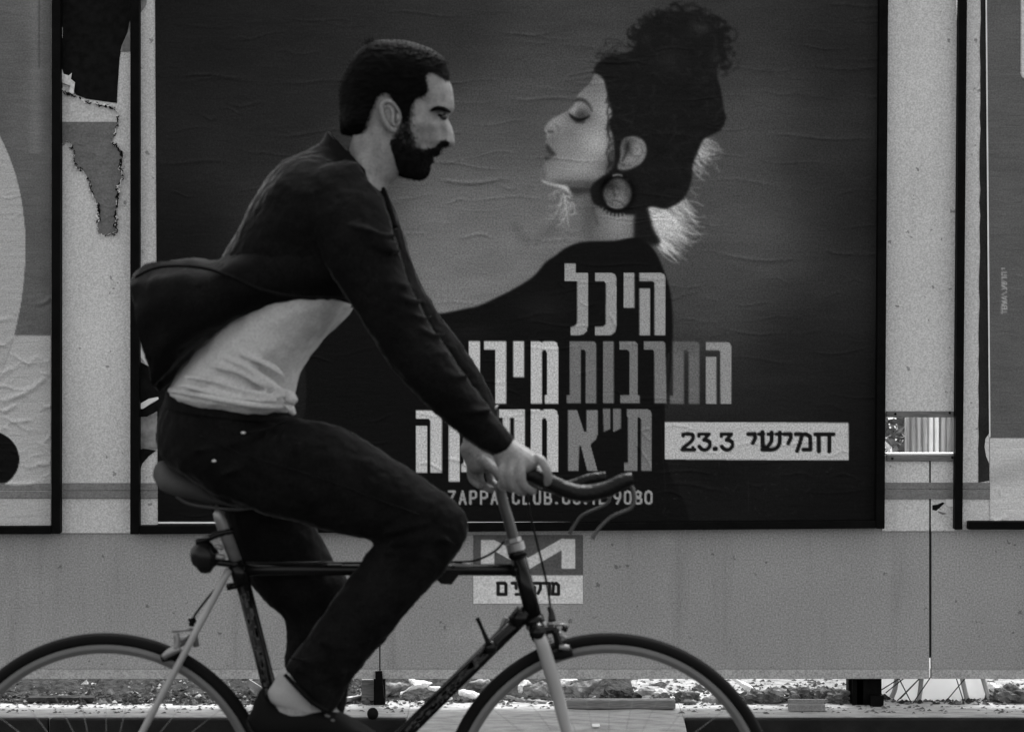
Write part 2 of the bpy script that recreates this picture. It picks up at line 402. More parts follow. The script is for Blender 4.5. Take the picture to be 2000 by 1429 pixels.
# ------------------------------------------------------------------ hoarding
ho = empty('hoarding', (0, YW, .147), label='long site hoarding of pale upper sheets and grey lower panels behind the cyclist', cat='hoarding')
T = -560                                       # top of what is built, photo px (2.97 m up)
def pz(name, x0, x1, y0, y1, Y, d, m, parent=ho, bv=.0015, **k):
    return bevel(obj(name, pbox([(x0, y0), (x1, y0), (x1, y1), (x0, y1)], Y, d), m, parent, **k), bv)
for a, b in ((-1400, -334), (-331, 740.6), (743, 1815), (1819.5, 2900)):
    pz('lower_panel', a, b, 1022, 1306, YW, .02, M['panel_grey'])
    pz('panel_base_trim', a, b, 1306.6, 1325, YW-.003, .026, M['panel_base'])
pz('upper_panel', -1400, 262, T, 1041, YW-.006, .0055, M['panel_light'])
pz('upper_panel', 262.8, 1722, T, 1027, YW-.006, .0055, M['panel_light'])
pz('upper_panel', 1722.8, 1869, T, 815, YW-.006, .0055, M['panel_light'])
pz('upper_panel', 1722.8, 1815, 888, 1037, YW-.006, .0055, M['panel_light'])
pz('upper_panel', 1818.5, 1869, 888, 1037, YW-.006, .0055, M['panel_light'])
pz('upper_panel', 1869.8, 2900, T, 1035, YW-.006, .0055, M['panel_light'])
for a, b in ((-1400, 308), (1722, 1934)):
    y0, y1 = (943, 957.5) if b < 1000 else (942, 955)
    y2, y3 = (958.5, 973) if b < 1000 else (956, 974)
    pz('rail', a, b, y0, y1, YW-.012, .0055, M['rail']); pz('rail', a, b, y2, y3, YW-.012, .0055, M['rail'])
# peep opening between the frames
pz('opening_batten', 1731, 1863, 803, 814.5, YW-.016, .0095, M['timber'], label='upper timber batten above the opening')
pz('opening_batten', 1732, 1863, 888.5, 900, YW-.016, .0095, M['timber'])
pz('opening_sill', 1731, 1866, 884.5, 888, YW-.012, .03, M['white_scrap'])
for x, y in ((1749, 808), (1855, 806), (1743, 895), (1860, 893)):
    obj('screw', ball(P(x, y, YW-.017), .0035, 8, 6), M['black_steel'], ho)
pz('post', 1806, 1828, 889, 1284, YW+.0215, .04, M['black_steel'])  # dark backing strip added to block light coming through the panel seam
for x in (-340, 730, 1665, 1700, 2600):
    pz('post', x, x+22, T+40, 1381, YW+.03, .04, M['black_steel'])
pz('post', 1668, 1686, 1290, 1380, YW+.032, .05, M['black_steel']) if False else None

# ------------------------------------------------------------------ poster frames of black square tube
def frame(name, bars, **tags):
    e = empty(name, P(bars[0][0][0], 1040, YW-.03), **tags)
    for q in bars: bevel(obj('frame_bar', pbox(q, YW-.044, .037), M['black_steel'], e), .002)
    return e
fl = frame('poster_frame', [[(101, T), (118.5, T), (117, 1042), (100, 1042)], [(-700, 1031), (99.5, 1028), (99.5, 1042.5), (-700, 1045)]],
      label='black steel poster frame cut off by the left edge, round the balloon-like poster', cat='poster frame', group='black poster frames')
fm = frame('poster_frame', [[(254.5, T), (271.5, T), (271.5, 1043), (254, 1043)], [(272, 1027), (1710.5, 1016.5), (1710.5, 1031.5), (272, 1043)], [(1721.5, T), (1739, T), (1728, 1032), (1711, 1032)]],
      label='large black steel poster frame round the concert poster behind the cyclist', cat='poster frame', group='black poster frames')
fr = frame('poster_frame', [[(1878, T), (1894, T), (1880, 1034), (1865, 1034)], [(1893, 1018.5), (2700, 1018), (2700, 1034), (1892, 1034)]],
      label='black steel poster frame at the right edge, right of the peep opening', cat='poster frame', group='black poster frames')

# ------------------------------------------------------------------ the concert poster
def crop2(pts): return [(1000+x/2.646, y/2.646) for x, y in pts]
def crop5(pts): return [(780+x/2.8015, 490+y/2.8015) for x, y in pts]
def sm(pts, n=6): return cr(pts, n, True)
cv = Cv(296, -70, 1730, 1036)
ctrl = [(300, -60, 24), (400, 100, 30), (330, 500, 22), (400, 800, 18), (560, 60, 36), (560, 250, 40), (640, 400, 58), (700, 100, 44), (900, 60, 52), (950, 250, 76), (960, 420, 98),
        (860, 500, 104), (850, 610, 122), (1000, 520, 108), (1100, 60, 60), (1100, 200, 78), (1080, 470, 100), (1400, 60, 58), (1460, 250, 72), (1650, 100, 40), (1700, 400, 36), (1600, 300, 54),
        (1450, 450, 80), (1400, 600, 68), (1380, 760, 44), (1550, 700, 36), (1680, 800, 24), (1400, 900, 20), (1650, 980, 18), (1100, 1000, 15), (700, 700, 20), (700, 1000, 14), (330, 1000, 16)]
ctrl = [(x, y, v*(.84 if v < 60 else 1.0 if v < 90 else 1.07)) for x, y, v in ctrl]
gx, gy = cv.X[::8, ::8], cv.Y[::8, ::8]; num = np.zeros_like(gx); den = np.zeros_like(gx)
for x, y, v in ctrl:
    wt = 1/(((gx-x)**2+(gy-y)**2)+70**2)**1.7; num += wt*v; den += wt
small = gblur(num/den, 3)
iy = np.clip((cv.Y-cv.y0)/8, 0, small.shape[0]-1.01); ix = np.clip((cv.X-cv.x0)/8, 0, small.shape[1]-1.01)
i0, j0 = ix.astype(int), iy.astype(int); u, v = ix-i0, iy-j0
cv.a = (small[j0, i0]*(1-u)+small[j0, i0+1]*u)*(1-v)+(small[j0+1, i0]*(1-u)+small[j0+1, i0+1]*u)*v
cv.a *= .93+.14*vnoise(cv.X/60, cv.Y/24, 3)
# faint smoke-like smudge between the faces
cv.line(cr([(1005, 440), (1020, 462), (1045, 470), (1070, 455), (1085, 438)], 6), 15, 74, .35, 14)
# glowing hair wisps behind the head and under the chin
def strands(n, root, tip, w0, val, seed, curl=.15, alpha=.8):
    r = np.random.default_rng(seed)
    for _ in range(n):
        t = r.random(); a = np.array(root[0])*(1-t)+np.array(root[1])*t; b = np.array(tip[0])*(1-t)+np.array(tip[1])*t
        a = a+r.normal(0, 4, 2); b = b+r.normal(0, 9, 2); b = a+(b-a)*r.uniform(.45, 1.1)
        m = (a+b)/2+r.normal(0, 1, 2)*np.hypot(*(b-a))*curl
        cv.line(cr([a, m, b], 5), [w0*r.uniform(.8, 1.6)]*5+[w0]*5+[.3], val*r.uniform(.75, 1.1), alpha*r.uniform(.5, 1))
cv.poly(sm(crop2([(700, 1060), (760, 1060), (880, 1040), (930, 1080), (900, 1130), (860, 1200), (820, 1260), (800, 1310), (770, 1300), (730, 1200)])), 150, 6, .5)
strands(170, ((1262, 405), (1290, 480)), ((1362, 440), (1325, 515)), 1.1, 215, 5, .09, .75)
strands(60, ((1335, 388), (1275, 420)), ((1362, 415), (1345, 470)), 1.0, 215, 6, .16, .8)
cv.poly(sm(crop2([(985, 715), (1030, 705), (1060, 740), (1060, 800), (990, 800), (950, 880), (930, 880), (950, 800)])), 120, 5, .35)
strands(70, ((1372, 268), (1354, 325)), ((1408, 296), (1375, 345)), 1.0, 200, 8, .18, .8)
strands(8, ((1350, 340), (1350, 380)), ((1385, 352), (1352, 395)), 1.0, 130, 9, .2)
strands(16, ((1075, 362), (1125, 400)), ((1070, 400), (1098, 445)), 1.3, 185, 10, .35)
strands(10, ((1100, 380), (1128, 420)), ((1075, 420), (1105, 440)), 1.0, 190, 11, .5)
# neck
neck = cv.poly(sm(crop2([(290, 960), (320, 1010), (345, 1090), (352, 1180), (356, 1260), (560, 1260), (760, 1260), (725, 1180), (700, 1060), (680, 960), (560, 880), (400, 900)])), 104, 1.2)
cv.blob(*crop2([(550, 1150)])[0], 26, 34, 26, neck); cv.blob(*crop2([(400, 1100)])[0], 16, 60, -22, neck)
cv.poly(sm(crop2([(640, 1080), (690, 1060), (730, 1180), (760, 1260), (640, 1260), (630, 1180)])), 18, 3, .95)
cv.poly(sm(crop2([(285, 960), (400, 960), (470, 930), (460, 1000), (380, 1000), (320, 1010)])), 34, 4, .75, neck)
cv.line(cr(crop2([(415, 990), (420, 1080), (440, 1160)]), 5), 5, 60, .6, 5)
# face
facep = sm(crop2([(430, 385), (404, 430), (350, 480), (318, 520), (300, 562), (250, 592), (205, 615), (178, 645), (168, 665), (178, 690), (172, 705), (180, 722), (168, 742), (178, 770), (190, 790), (165, 802),
                  (163, 825), (172, 845), (155, 870), (146, 905), (158, 932), (200, 948), (280, 958), (350, 968), (430, 955), (520, 900), (620, 860), (620, 700), (560, 560), (520, 440), (480, 390)]), 4)
face = cv.poly(facep, 122, 1.0)
def B(x, y, rx, ry, dv, rot=0): cv.blob(1000+x/2.646, y/2.646, rx/2.646, ry/2.646, dv, face, rot)
B(420, 440, 60, 50, -12); B(440, 740, 85, 80, 38); B(475, 580, 45, 60, 22); B(325, 575, 22, 30, 40); B(230, 630, 60, 30, 14, -25)
B(190, 800, 40, 60, -18); B(300, 880, 120, 50, 8); B(420, 960, 130, 34, -55); B(250, 945, 80, 16, -30); B(350, 610, 60, 34, -26); B(520, 780, 28, 120, -50)
B(210, 720, 40, 30, -14); B(300, 690, 40, 30, -10); B(355, 850, 70, 60, 12); B(160, 900, 18, 40, -30); B(520, 860, 60, 50, -45)
cv.line(cr(crop2([(308, 545), (320, 520), (360, 516), (395, 540), (412, 575)]), 6), [6, 8, 7, 5, 2], 36, .8, 4, face)
cv.poly(sm(crop2([(330, 560), (380, 560), (400, 590), (360, 605), (330, 600)])), 70, 3, .5, face)
cv.line(cr(crop2([(302, 596), (320, 612), (350, 622), (385, 610), (400, 598)]), 6), [3, 6, 7, 4, 2], 16, .9, 2, face); B(350, 600, 50, 22, -30)
cv.line(cr(crop2([(318, 612), (335, 630), (370, 630)]), 6), 6, 40, .7, 3, face)
cv.line(crop2([(302, 596), (296, 590)]), 2.4, 20, .9); cv.line(crop2([(315, 608), (305, 604)]), 2.2, 20, .9)
cv.line(cr(crop2([(178, 690), (192, 680), (210, 682)]), 5), 4, 50, .8, 2); cv.line(cr(crop2([(225, 640), (240, 665), (238, 695)]), 5), 3, 80, .5, 3, face)
cv.line(cr(crop2([(172, 672), (182, 690), (192, 700)]), 4), 1.6, 190, .8, 1)
cv.poly(sm(crop2([(172, 742), (186, 748), (204, 772), (226, 798), (212, 804), (190, 792), (178, 770)])), 38, 1.6, .85)
cv.poly(sm(crop2([(165, 802), (190, 798), (222, 803), (200, 818), (176, 834), (165, 822)])), 56, 1.8, .8)
cv.poly(sm(crop2([(146, 905), (154, 930), (200, 946), (270, 958), (290, 968), (306, 1012), (285, 990), (240, 968), (190, 954), (156, 938)]), 4), 195, 1.3, .85)
# hair
hairp = sm(crop2([(425, 370), (440, 330), (500, 290), (600, 270), (640, 235), (645, 170), (690, 120), (760, 72), (850, 58), (930, 66), (1000, 98), (1060, 148), (1100, 172), (1092, 230), (1108, 310), (1062, 350),
                  (1062, 400), (1080, 470), (1095, 570), (1106, 610), (1080, 670), (1030, 700), (988, 725), (960, 785), (935, 850), (928, 930), (900, 1005), (860, 1050), (790, 1080), (720, 1066), (660, 1100), (600, 1110),
                  (520, 1080), (430, 1060), (405, 980), (440, 930), (500, 890), (528, 850), (528, 760), (518, 690), (500, 640), (516, 590), (505, 540), (490, 480), (472, 410)]), 4)
hm = cv.poly(hairp, 21, 1.4)
cv.blob(*crop2([(975, 140)])[0], 20, 16, 20, hm); cv.blob(*crop2([(690, 200)])[0], 8, 10, 14, hm); cv.blob(*crop2([(820, 320)])[0], 30, 20, 10, hm); cv.blob(*crop2([(1060, 300)])[0], 12, 26, 16, hm)
rr = np.random.default_rng(21)
ring = crop2([(640, 240), (640, 170), (700, 110), (780, 66), (870, 55), (950, 68), (1040, 120), (1105, 165), (1098, 240), (1115, 315), (1065, 360)])
for _ in range(190):                            # loose curls round the bun
    i = rr.integers(0, len(ring)-1); t = rr.random(); c = np.array(ring[i])*(1-t)+np.array(ring[i+1])*t+rr.normal(0, 4, 2)
    r0, a0, sp = rr.uniform(5, 20), rr.uniform(0, 6.3), rr.uniform(.6, 2.2)
    cv.line([(c[0]+r0*math.cos(a0+sp*q/8)+1.5*math.sin(q*2.1+a0), c[1]+r0*.7*math.sin(a0+sp*q/8)+1.2*math.cos(q*1.7+a0)) for q in range(9)], rr.uniform(1.5, 5.5), 22, rr.uniform(.3, .8), 1.5)
for _ in range(40):
    c = np.array(crop2([(430, 360)])[0])+np.array([rr.uniform(0, 80), rr.uniform(-45, 5)]); 
    cv.line(cr([c, c+rr.normal(0, 9, 2), c+np.array([25, -4])+rr.normal(0, 9, 2)], 4), 1.4, 24, .7)
for _ in range(26):
    c = np.array(crop2([(505, 560+rr.uniform(-120, 300))])[0]); cv.line(cr([c+(6, 0), c+(-3, 8), c+(rr.uniform(-9, 4), 24)], 4), 1.5, 20, .7)
# ear and hoop earring
ear = cv.poly(sm(crop2([(560, 760), (580, 715), (640, 706), (685, 735), (695, 790), (670, 840), (625, 868), (580, 880), (545, 868), (560, 810)])), 108, 1)
cv.blob(*crop2([(655, 780)])[0], 10, 22, 28, ear); cv.blob(*crop2([(595, 760)])[0], 9, 16, -60, ear); cv.blob(*crop2([(610, 820)])[0], 8, 10, 18, ear)
cv.line(cr(crop2([(600, 740), (590, 790), (570, 830)]), 5), 4, 30, .7, 2, ear); cv.line(cr(crop2([(612, 730), (660, 740), (672, 790), (640, 835)]), 5), 2.5, 60, .45, 2, ear)
hx, hy = crop2([(545, 1000)])[0]
cv.poly([(hx+27*math.cos(a), hy+29*math.sin(a)) for a in np.linspace(0, 6.28, 40)], 88, 2.5); cv.blob(hx+6, hy+10, 18, 18, 30)
cv.line([(hx+33*math.cos(a), hy+35*math.sin(a)) for a in np.linspace(0, 6.3, 50)], 8, 14, 1); cv.blob(hx-14, hy-16, 14, 12, -45); cv.blob(hx+20, hy, 10, 20, -25)
for a in np.linspace(0, 6.28, 34): cv.line([(hx+36*math.cos(a), hy+38*math.sin(a)), (hx+41*math.cos(a), hy+44*math.sin(a))], 3.4, 15, .9)
cv.line(cr(crop2([(522, 908), (545, 903), (568, 908)]), 5), 2.5, 170, .9); cv.line([(hx+27*math.cos(a), hy+29*math.sin(a)) for a in np.linspace(1.2, 2.4, 12)], 2, 150, .8)
# dress
dress = sm([(1131, 474), (1160, 471), (1200, 470), (1240, 464), (1262, 474), (1280, 492), (1297, 530), (1310, 575), (1314, 640), (1310, 720), (1302, 800), (1302, 900), (1302, 1060), (700, 1060), (560, 1060), (596, 800), (596, 700), (610, 610), (700, 585), (800, 610),
            (855, 612), (880, 609), (912, 602), (932, 598), (960, 586), (972, 580), (1000, 566), (1040, 541), (1066, 512), (1085, 499), (1105, 484)])
dm = cv.poly(dress, 15, 1)
cv.blob(1060, 600, 50, 30, 9, dm); cv.blob(920, 650, 50, 20, 6, dm)
for _ in range(60):
    c = np.array([rr.uniform(900, 1260), rr.uniform(560, 660)]); cv.line([c, c+rr.normal(0, 7, 2)], 1.5, 34, .35, 1, dm)
cv.line(cr([(1306, 690), (1303, 740), (1300, 800), (1303, 860)], 5), 2.5, 64, .6, 1)
for _ in range(420):
    c = np.array([rr.uniform(1180, 1420), rr.uniform(30, 400)]); d = rr.normal(0, 1, 2)*(16, 9)
    cv.line(cr([c, c+d*.5+rr.normal(0, 3, 2), c+d], 4), rr.uniform(1, 3.5), rr.choice([11, 36, 44]), .4, 1.5, hm)
cv.a = gblur(cv.a, 1.25)
cv.a += 5*(vnoise(cv.X/3.2, cv.Y/3.2, 31, 2)-.5)
# lettering, photo crop coordinates
g1, g2, g3 = 144, 184, 138
def LP(pts, v, **k): cv.poly(crop5(pts), v, **k)
def rect(a, b, c, d): return [(a, b), (c, b), (c, d), (a, d)]
LP([(905, 68), (965, 68), (965, 120), (1033, 120), (1033, 400), (1026, 438), (1008, 456), (985, 461), (937, 461), (937, 415), (955, 412), (970, 400), (973, 385), (973, 165), (905, 165)], g1)
LP([(1070, 120), (1160, 120), (1180, 127), (1187, 145), (1189, 405), (1182, 440), (1162, 458), (1145, 461), (1070, 461), (1070, 414), (1115, 413), (1129, 400), (1130, 178), (1120, 166), (1070, 166)], g1)
LP(rect(1227, 120, 1286, 312), g1)
LP([(1313, 120), (1432, 120), (1448, 127), (1455, 142), (1455, 461), (1396, 461), (1396, 176), (1386, 166), (1313, 166)], g1); LP(rect(1313, 205, 1372, 461), g1)
LP([(1677, 498), (1795, 498), (1810, 505), (1816, 522), (1816, 835), (1757, 835), (1757, 553), (1747, 543), (1677, 543)], g3); LP(rect(1677, 580, 1735, 835), g3)
tav = lambda x0, s=0: [(x0, 493), (x0+125, 493), (x0+140, 499), (x0+145, 513), (x0+145, 833), (x0+86, 833), (x0+86, 552), (x0+78, 540), (x0+60, 540), (x0+60, 833), (x0-17, 833), (x0-17, 788), (x0, 788), (x0, 545)]
LP([(x, y+3) for x, y in tav(1497)], 98, blur=1.0)
cv.poly(crop5(rect(1497, 495, 1640, 560)), 66, 6, .35)
LP([(1338, 493), (1440, 493), (1452, 499), (1456, 512), (1462, 833), (1395, 833), (1395, 552), (1386, 540), (1338, 540)], 112)
LP([(1205, 493), (1288, 493), (1303, 508), (1303, 788), (1316, 788), (1316, 833), (1207, 833), (1207, 788), (1258, 788), (1258, 552), (1248, 540), (1205, 540)], 112)
LP(rect(1115, 493, 1173, 833), 106); LP(tav(933), 106)
mem = lambda x0, dy: [(x0, 493+dy), (x0+45, 493+dy), (x0+58, 500+dy), (x0+75, 493+dy), (x0+125, 493+dy), (x0+142, 501+dy), (x0+148, 525+dy), (x0+148, 835+dy), (x0+75, 835+dy), (x0+75, 790+dy), (x0+88, 785+dy), (x0+88, 560+dy), (x0+80, 543+dy), (x0+68, 541+dy), (x0+60, 552+dy), (x0+60, 835+dy), (x0, 835+dy)]
LP(mem(720, 0), g2); LP(rect(623, 493, 683, 690), g2); LP([(465, 493), (585, 493), (585, 835), (525, 835), (525, 540), (465, 540)], g2); LP(rect(380, 493, 440, 690), g2)
LP(mem(720, 372), g2)
LP([(545, 866), (687, 866), (687, 1170), (672, 1195), (645, 1205), (605, 1205), (580, 1192), (566, 1165), (566, 912), (545, 912)], g2); LP([(606, 912), (628, 912), (628, 1150), (618, 1162), (606, 1150)], 16)
LP(rect(465, 868, 525, 1062), g2)
LP([(270, 868), (392, 868), (407, 875), (412, 890), (412, 1180), (405, 1200), (385, 1210), (338, 1210), (338, 1166), (350, 1160), (352, 1150), (352, 926), (342, 914), (270, 914)], g2); LP(rect(270, 950, 331, 1262), g2)
LP([(90, 870), (212, 870), (227, 877), (233, 893), (233, 1212), (170, 1212), (170, 930), (160, 917), (90, 917)], g2); LP(rect(90, 955, 152, 1212), g2)
LP([(x-1497+1248+14, y+370) for x, y in tav(1497)][:0] or [(1245, 865), (1358, 865), (1373, 872), (1380, 888), (1380, 1203), (1322, 1203), (1322, 922), (1314, 910), (1303, 910), (1303, 1203), (1230, 1203), (1230, 1158), (1250, 1158), (1250, 910), (1245, 905)], 112)
LP([(1115, 862), (1155, 862), (1155, 972), (1117, 990)], 104); LP([(1170, 862), (1212, 862), (1212, 970), (1171, 990)], 106)
LP([(923, 868), (972, 868), (1010, 985), (1023, 990), (1024, 868), (1085, 868), (1085, 1000), (1076, 1030), (1050, 1052), (1047, 1065), (1085, 1203), (1028, 1203), (992, 1062), (984, 1070), (980, 1203), (923, 1203), (923, 1020)], 118)
# date plate
cv.poly([(1298.5, 823.5), (1657, 825), (1657, 898.5), (1298.5, 897)], 176)
def c8(pts): return [(1260+x/4.545, 780+y/4.545) for x, y in pts]
def st8(pts, wd=38, n=0, v=22): cv.line(cr(c8(pts), n) if n else c8(pts), wd/4.545, v)
def two(x): st8([(x+18, 320), (x+18, 306), (x+60, 304)], 32); st8([(x+55, 306), (x+100, 312), (x+100, 355), (x+60, 395), (x+20, 425), (x+18, 443)], 34, 5); st8([(x+10, 444), (x+118, 444)], 34); st8([(x+104, 444), (x+104, 425)], 28)
def three(x): st8([(x+15, 325), (x+15, 306), (x+105, 306), (x+62, 355)], 32); st8([(x+60, 358), (x+105, 372), (x+112, 410), (x+85, 442), (x+45, 442), (x+18, 415)], 34, 5)
two(320); three(462); st8([(618, 437), (626, 437)], 42); three(662)
st8([(915, 306), (975, 306)], 36); st8([(972, 306), (975, 345), (955, 385)], 36, 4)
st8([(1040, 290), (1044, 400), (1050, 440)], 40, 4); st8([(1040, 443), (1130, 443), (1175, 420), (1195, 370), (1195, 292)], 36, 5); st8([(1122, 292), (1122, 360), (1100, 400), (1060, 440)], 36, 4)
st8([(1010, 306), (1050, 306)], 32); st8([(1092, 306), (1130, 306)], 32); st8([(1166, 306), (1205, 306)], 32)
st8([(1235, 306), (1290, 306)], 36); st8([(1288, 306), (1290, 345), (1270, 388)], 36, 4)
st8([(1335, 306), (1380, 306), (1385, 312), (1425, 306), (1462, 325), (1468, 390), (1468, 443), (1405, 443)], 36); st8([(1392, 320), (1375, 380), (1350, 455)], 36)
st8([(1510, 308), (1672, 308)], 36); st8([(1540, 308), (1542, 458)], 38); st8([(1635, 308), (1635, 458)], 38)
# address line
GL = {'Z': [[(0, 0), (1, 0), (0, 1), (1, 1)]], 'A': [[(0, 1), (.5, 0), (1, 1)], [(.2, .68), (.8, .68)]], 'P': [[(0, 1), (0, 0), (.7, 0), (1, .12), (1, .42), (.7, .55), (0, .55)]],
      'C': [[(1, .25), (.95, .08), (.5, 0), (.05, .1), (0, .5), (.05, .9), (.5, 1), (.95, .92), (1, .75)]], 'L': [[(0, 0), (0, 1), (.9, 1)]], 'U': [[(0, 0), (0, .8), (.2, 1), (.8, 1), (1, .8), (1, 0)]],
      'B': [[(0, 0), (0, 1), (.75, 1), (1, .85), (1, .62), (.75, .5), (0, .5)], [(.75, .5), (.92, .38), (.92, .12), (.7, 0), (0, 0)]], '.': [[(.35, .95), (.5, .95)]], '-': [[(.1, .55), (.8, .55)]],
      'O': [[(.5, 0), (.9, .08), (1, .3), (1, .7), (.9, .92), (.5, 1), (.1, .92), (0, .7), (0, .3), (.1, .08), (.5, 0)]], 'I': [[(.5, 0), (.5, 1)]], '*': [[(.2, .15), (.8, .45)], [(.8, .15), (.2, .45)], [(.5, 0), (.5, .6)]],
      '0': [[(.5, 0), (.9, .08), (1, .3), (1, .7), (.9, .92), (.5, 1), (.1, .92), (0, .7), (0, .3), (.1, .08), (.5, 0)]], '9': [[(1, .4), (.8, .55), (.2, .55), (0, .4), (0, .15), (.2, 0), (.8, 0), (1, .15), (1, .45), (.45, 1)]], '8': [[(.5, .48), (.1, .38), (.05, .12), (.5, 0), (.95, .12), (.9, .38), (.5, .48), (0, .65), (.05, .92), (.5, 1), (.95, .92), (1, .65), (.5, .48)]],
      'T': [[(0, 0), (1, 0)], [(.5, 0), (.5, 1)]], 'W': [[(0, 0), (.25, 1), (.5, .2), (.75, 1), (1, 0)]], '\\': [[(0, 0), (1, 1)]],
      'y': [[(.3, 0), (.75, 0), (.75, .45)]], 'h': [[(0, 0), (.95, 0), (.95, 1)], [(0, .4), (0, 1)]], 'w': [[(.4, 0), (.75, 0), (.75, 1)]], 's': [[(0, 0), (.1, 1), (.5, 1), (1, .6), (1, 0)], [(.5, 0), (.5, .5), (.1, .8)]], 'a': [[(0, 0), (.6, .9)], [(1, 0), (.9, .5), (0, 1)]],
      'M': [[(0, 0), (.2, .1), (.1, 1)], [(.2, .15), (.6, 0), (.95, .2), (.95, 1), (.45, 1)]], 'r': [[(0, 0), (.85, 0), (.95, .15), (.95, 1)]], 'q': [[(0, 0), (.95, 0), (.95, .5), (.6, .9)], [(.05, .35), (.05, 1.25)]], 'd': [[(0, 0), (1, 0)], [(.8, 0), (.8, 1)]],
      'n': [[(.1, 0), (.75, 0), (.8, 1), (0, 1)]], 'm': [[(0, 0), (.8, 0), (.95, .15), (.95, 1), (.05, 1), (.05, 0)]]}
def text(c, s, x, y, w_, h_, pitch, th, v, rot=False):
    for i, ch in enumerate(s):
        for strk in GL.get(ch, []):
            pts = [(x+i*pitch+a*w_, y+b*h_) for a, b in strk]
            if rot: pts = [(x+b*h_, y-(i*pitch+a*w_)) for a, b in strk]
            c.line(pts, th, v)
xx = 877
for ch in 'ZAPPA-CLUB.CO.IL':
    if ch in '.I': xx -= 3
    text(cv, ch, xx, 959, 11.5, 24, 20, 4.6, 142); xx += 20.8 if ch not in '.I' else 18
for i_, ch in enumerate('9080'): text(cv, ch, 1200+20.3*i_, 959, 11.5, 24, 20, 4.6, 142)
text(cv, '*', 1184, 962, 8, 16, 20, 3, 142)
cv.a[:] = np.where(cv.Y > 1024, 150, cv.a)
for x0, y0, x1, y1 in ((1462, 936, 1462, 1000), (1290, 820, 1300, 960)): cv.line([(x0, y0), (x1, y1)], 1.5, 40, .4)
for _ in range(70):
    c = np.array([rr.uniform(1280, 1700), rr.uniform(900, 1010)]); cv.line([c, c+rr.normal(0, 5, 2)], 1, 70, rr.uniform(.1, .5))
rc = np.random.default_rng(4)
CR = []
for _ in range(230):                            # many short near-horizontal glue wrinkles
    x, y = rc.uniform(310, 1700), rc.uniform(-50, 1010); L = rc.uniform(30, 150); CR.append((x, y, x+L, y+rc.normal(0, 6), rc.uniform(1.2, 3), rc.uniform(.0004, .0014)))
CR += [(860, 355, 990, 352, 3.5, .003), (1000, 190, 1130, 197, 2.2, .0018), (810, 260, 900, 262, 2.2, .0016), (900, 460, 960, 462, 3, .002), (355, 150, 480, 148, 2.5, .0016), (1500, 265, 1700, 270, 2.5, .0016),
       (1130, 120, 1270, 118, 2, .0014), (1240, 860, 1272, 912, 2.5, .003), (1248, 848, 1275, 856, 2.5, .002), (1245, 838, 1272, 842, 2, .0018), (1190, 610, 1205, 640, 2.5, .0025), (820, 905, 870, 915, 2.5, .0025), (870, 895, 925, 912, 2.5, .0025), (1130, 590, 1160, 596, 2, .0015), (1400, 500, 1560, 508, 3, .0015)]
CR = [(a, b, c, d, w_, h_*1.7) for a, b, c, d, w_, h_ in CR]
def dmain(px, py):
    return .0012+.0016*(vnoise(px/150, py/60, 11, 3)-.5)+creases(px, py, CR)
Q = [(302.5, -68), (1719, -68), (1711, 1022.5), (308.5, 1025.5)]
ps = sheet('concert_poster', Q, YW-.0085, cv, 2.0, dmain, PM, label='large dark concert poster of a woman in profile with a bun and Hebrew lettering', cat='poster')
pz('poster_margin', 308.7, 1711, 1018.5, 1022.0, YW-.0125, .001, M['white_scrap'], ps, 0).data.vertices[0].co  # pale bottom margin
ps.children[0].data.materials[0] = M['white_scrap']

# ------------------------------------------------------------------ left poster
cl = Cv(-140, -70, 112, 1036, 88)
cl.a *= .9+.2*vnoise(cl.X/50, cl.Y/50, 5)
cl.a += 14*np.exp(-((cl.X-70)/14)**2)*(cl.Y < 300)
for y in range(0, 130, 9): cl.line([(77, y), (77, y+6)], 4, 62, .5)
cl.a[:] = np.where(cl.Y > 654.5, 158, cl.a)
cl.poly([(-160+210*math.cos(a), 480+ (330 if math.sin(a) < 0 else 390)*math.sin(a)) for a in np.linspace(0, 6.283, 90)], 152)
cl.line([(-160+210*math.cos(a), 480+390*math.sin(a)) for a in np.linspace(.45, 1.2, 20)], 2, 120, .6)
cl.poly([(-25+63*math.cos(a), 897+57*math.sin(a)) for a in np.linspace(0, 6.283, 60)], 14)
cl.a[:] = np.where((cl.Y > 944) & (cl.Y < 957), cl.a*.95, cl.a); cl.line([(-100, 973), (110, 973)], 2, 120, .6); cl.line([(-100, 944), (110, 943)], 2, 190, .5)
CL = [(0, 382, 46, 386, 2.5, .003), (20, 424, 50, 421, 2, .002)]
for _ in range(60):
    x, y = rc.uniform(-60, 85), rc.uniform(560, 935); L = rc.uniform(15, 60); s = rc.choice([-.55, -.4, .05, .3]); CL.append((x, y, x+L, y+L*s, rc.uniform(2, 4.5), rc.uniform(.001, .0045)))
CL += [(5, 790, 95, 735, 5, .007), (0, 801, 30, 796, 4, .005), (-20, 944, 98, 938, 4, .004)]
for _ in range(25):
    x, y = rc.uniform(-60, 60), rc.uniform(0, 560); CL.append((x, y, x+rc.uniform(15, 60), y+rc.normal(0, 4), rc.uniform(1.5, 3), rc.uniform(.0003, .001)))
sheet('wrinkled_poster', [(-135, -68), (99.6, -68), (99, 1026), (-135, 1028)], YW-.0085, cl, 2.2, lambda px, py: .0015+.001*(vnoise(px/60, py/60, 2, 3)-.5)+creases(px, py, CL), PM2,
      label='wrinkled poster with a huge pale ellipse and black disc at the left edge', cat='poster')
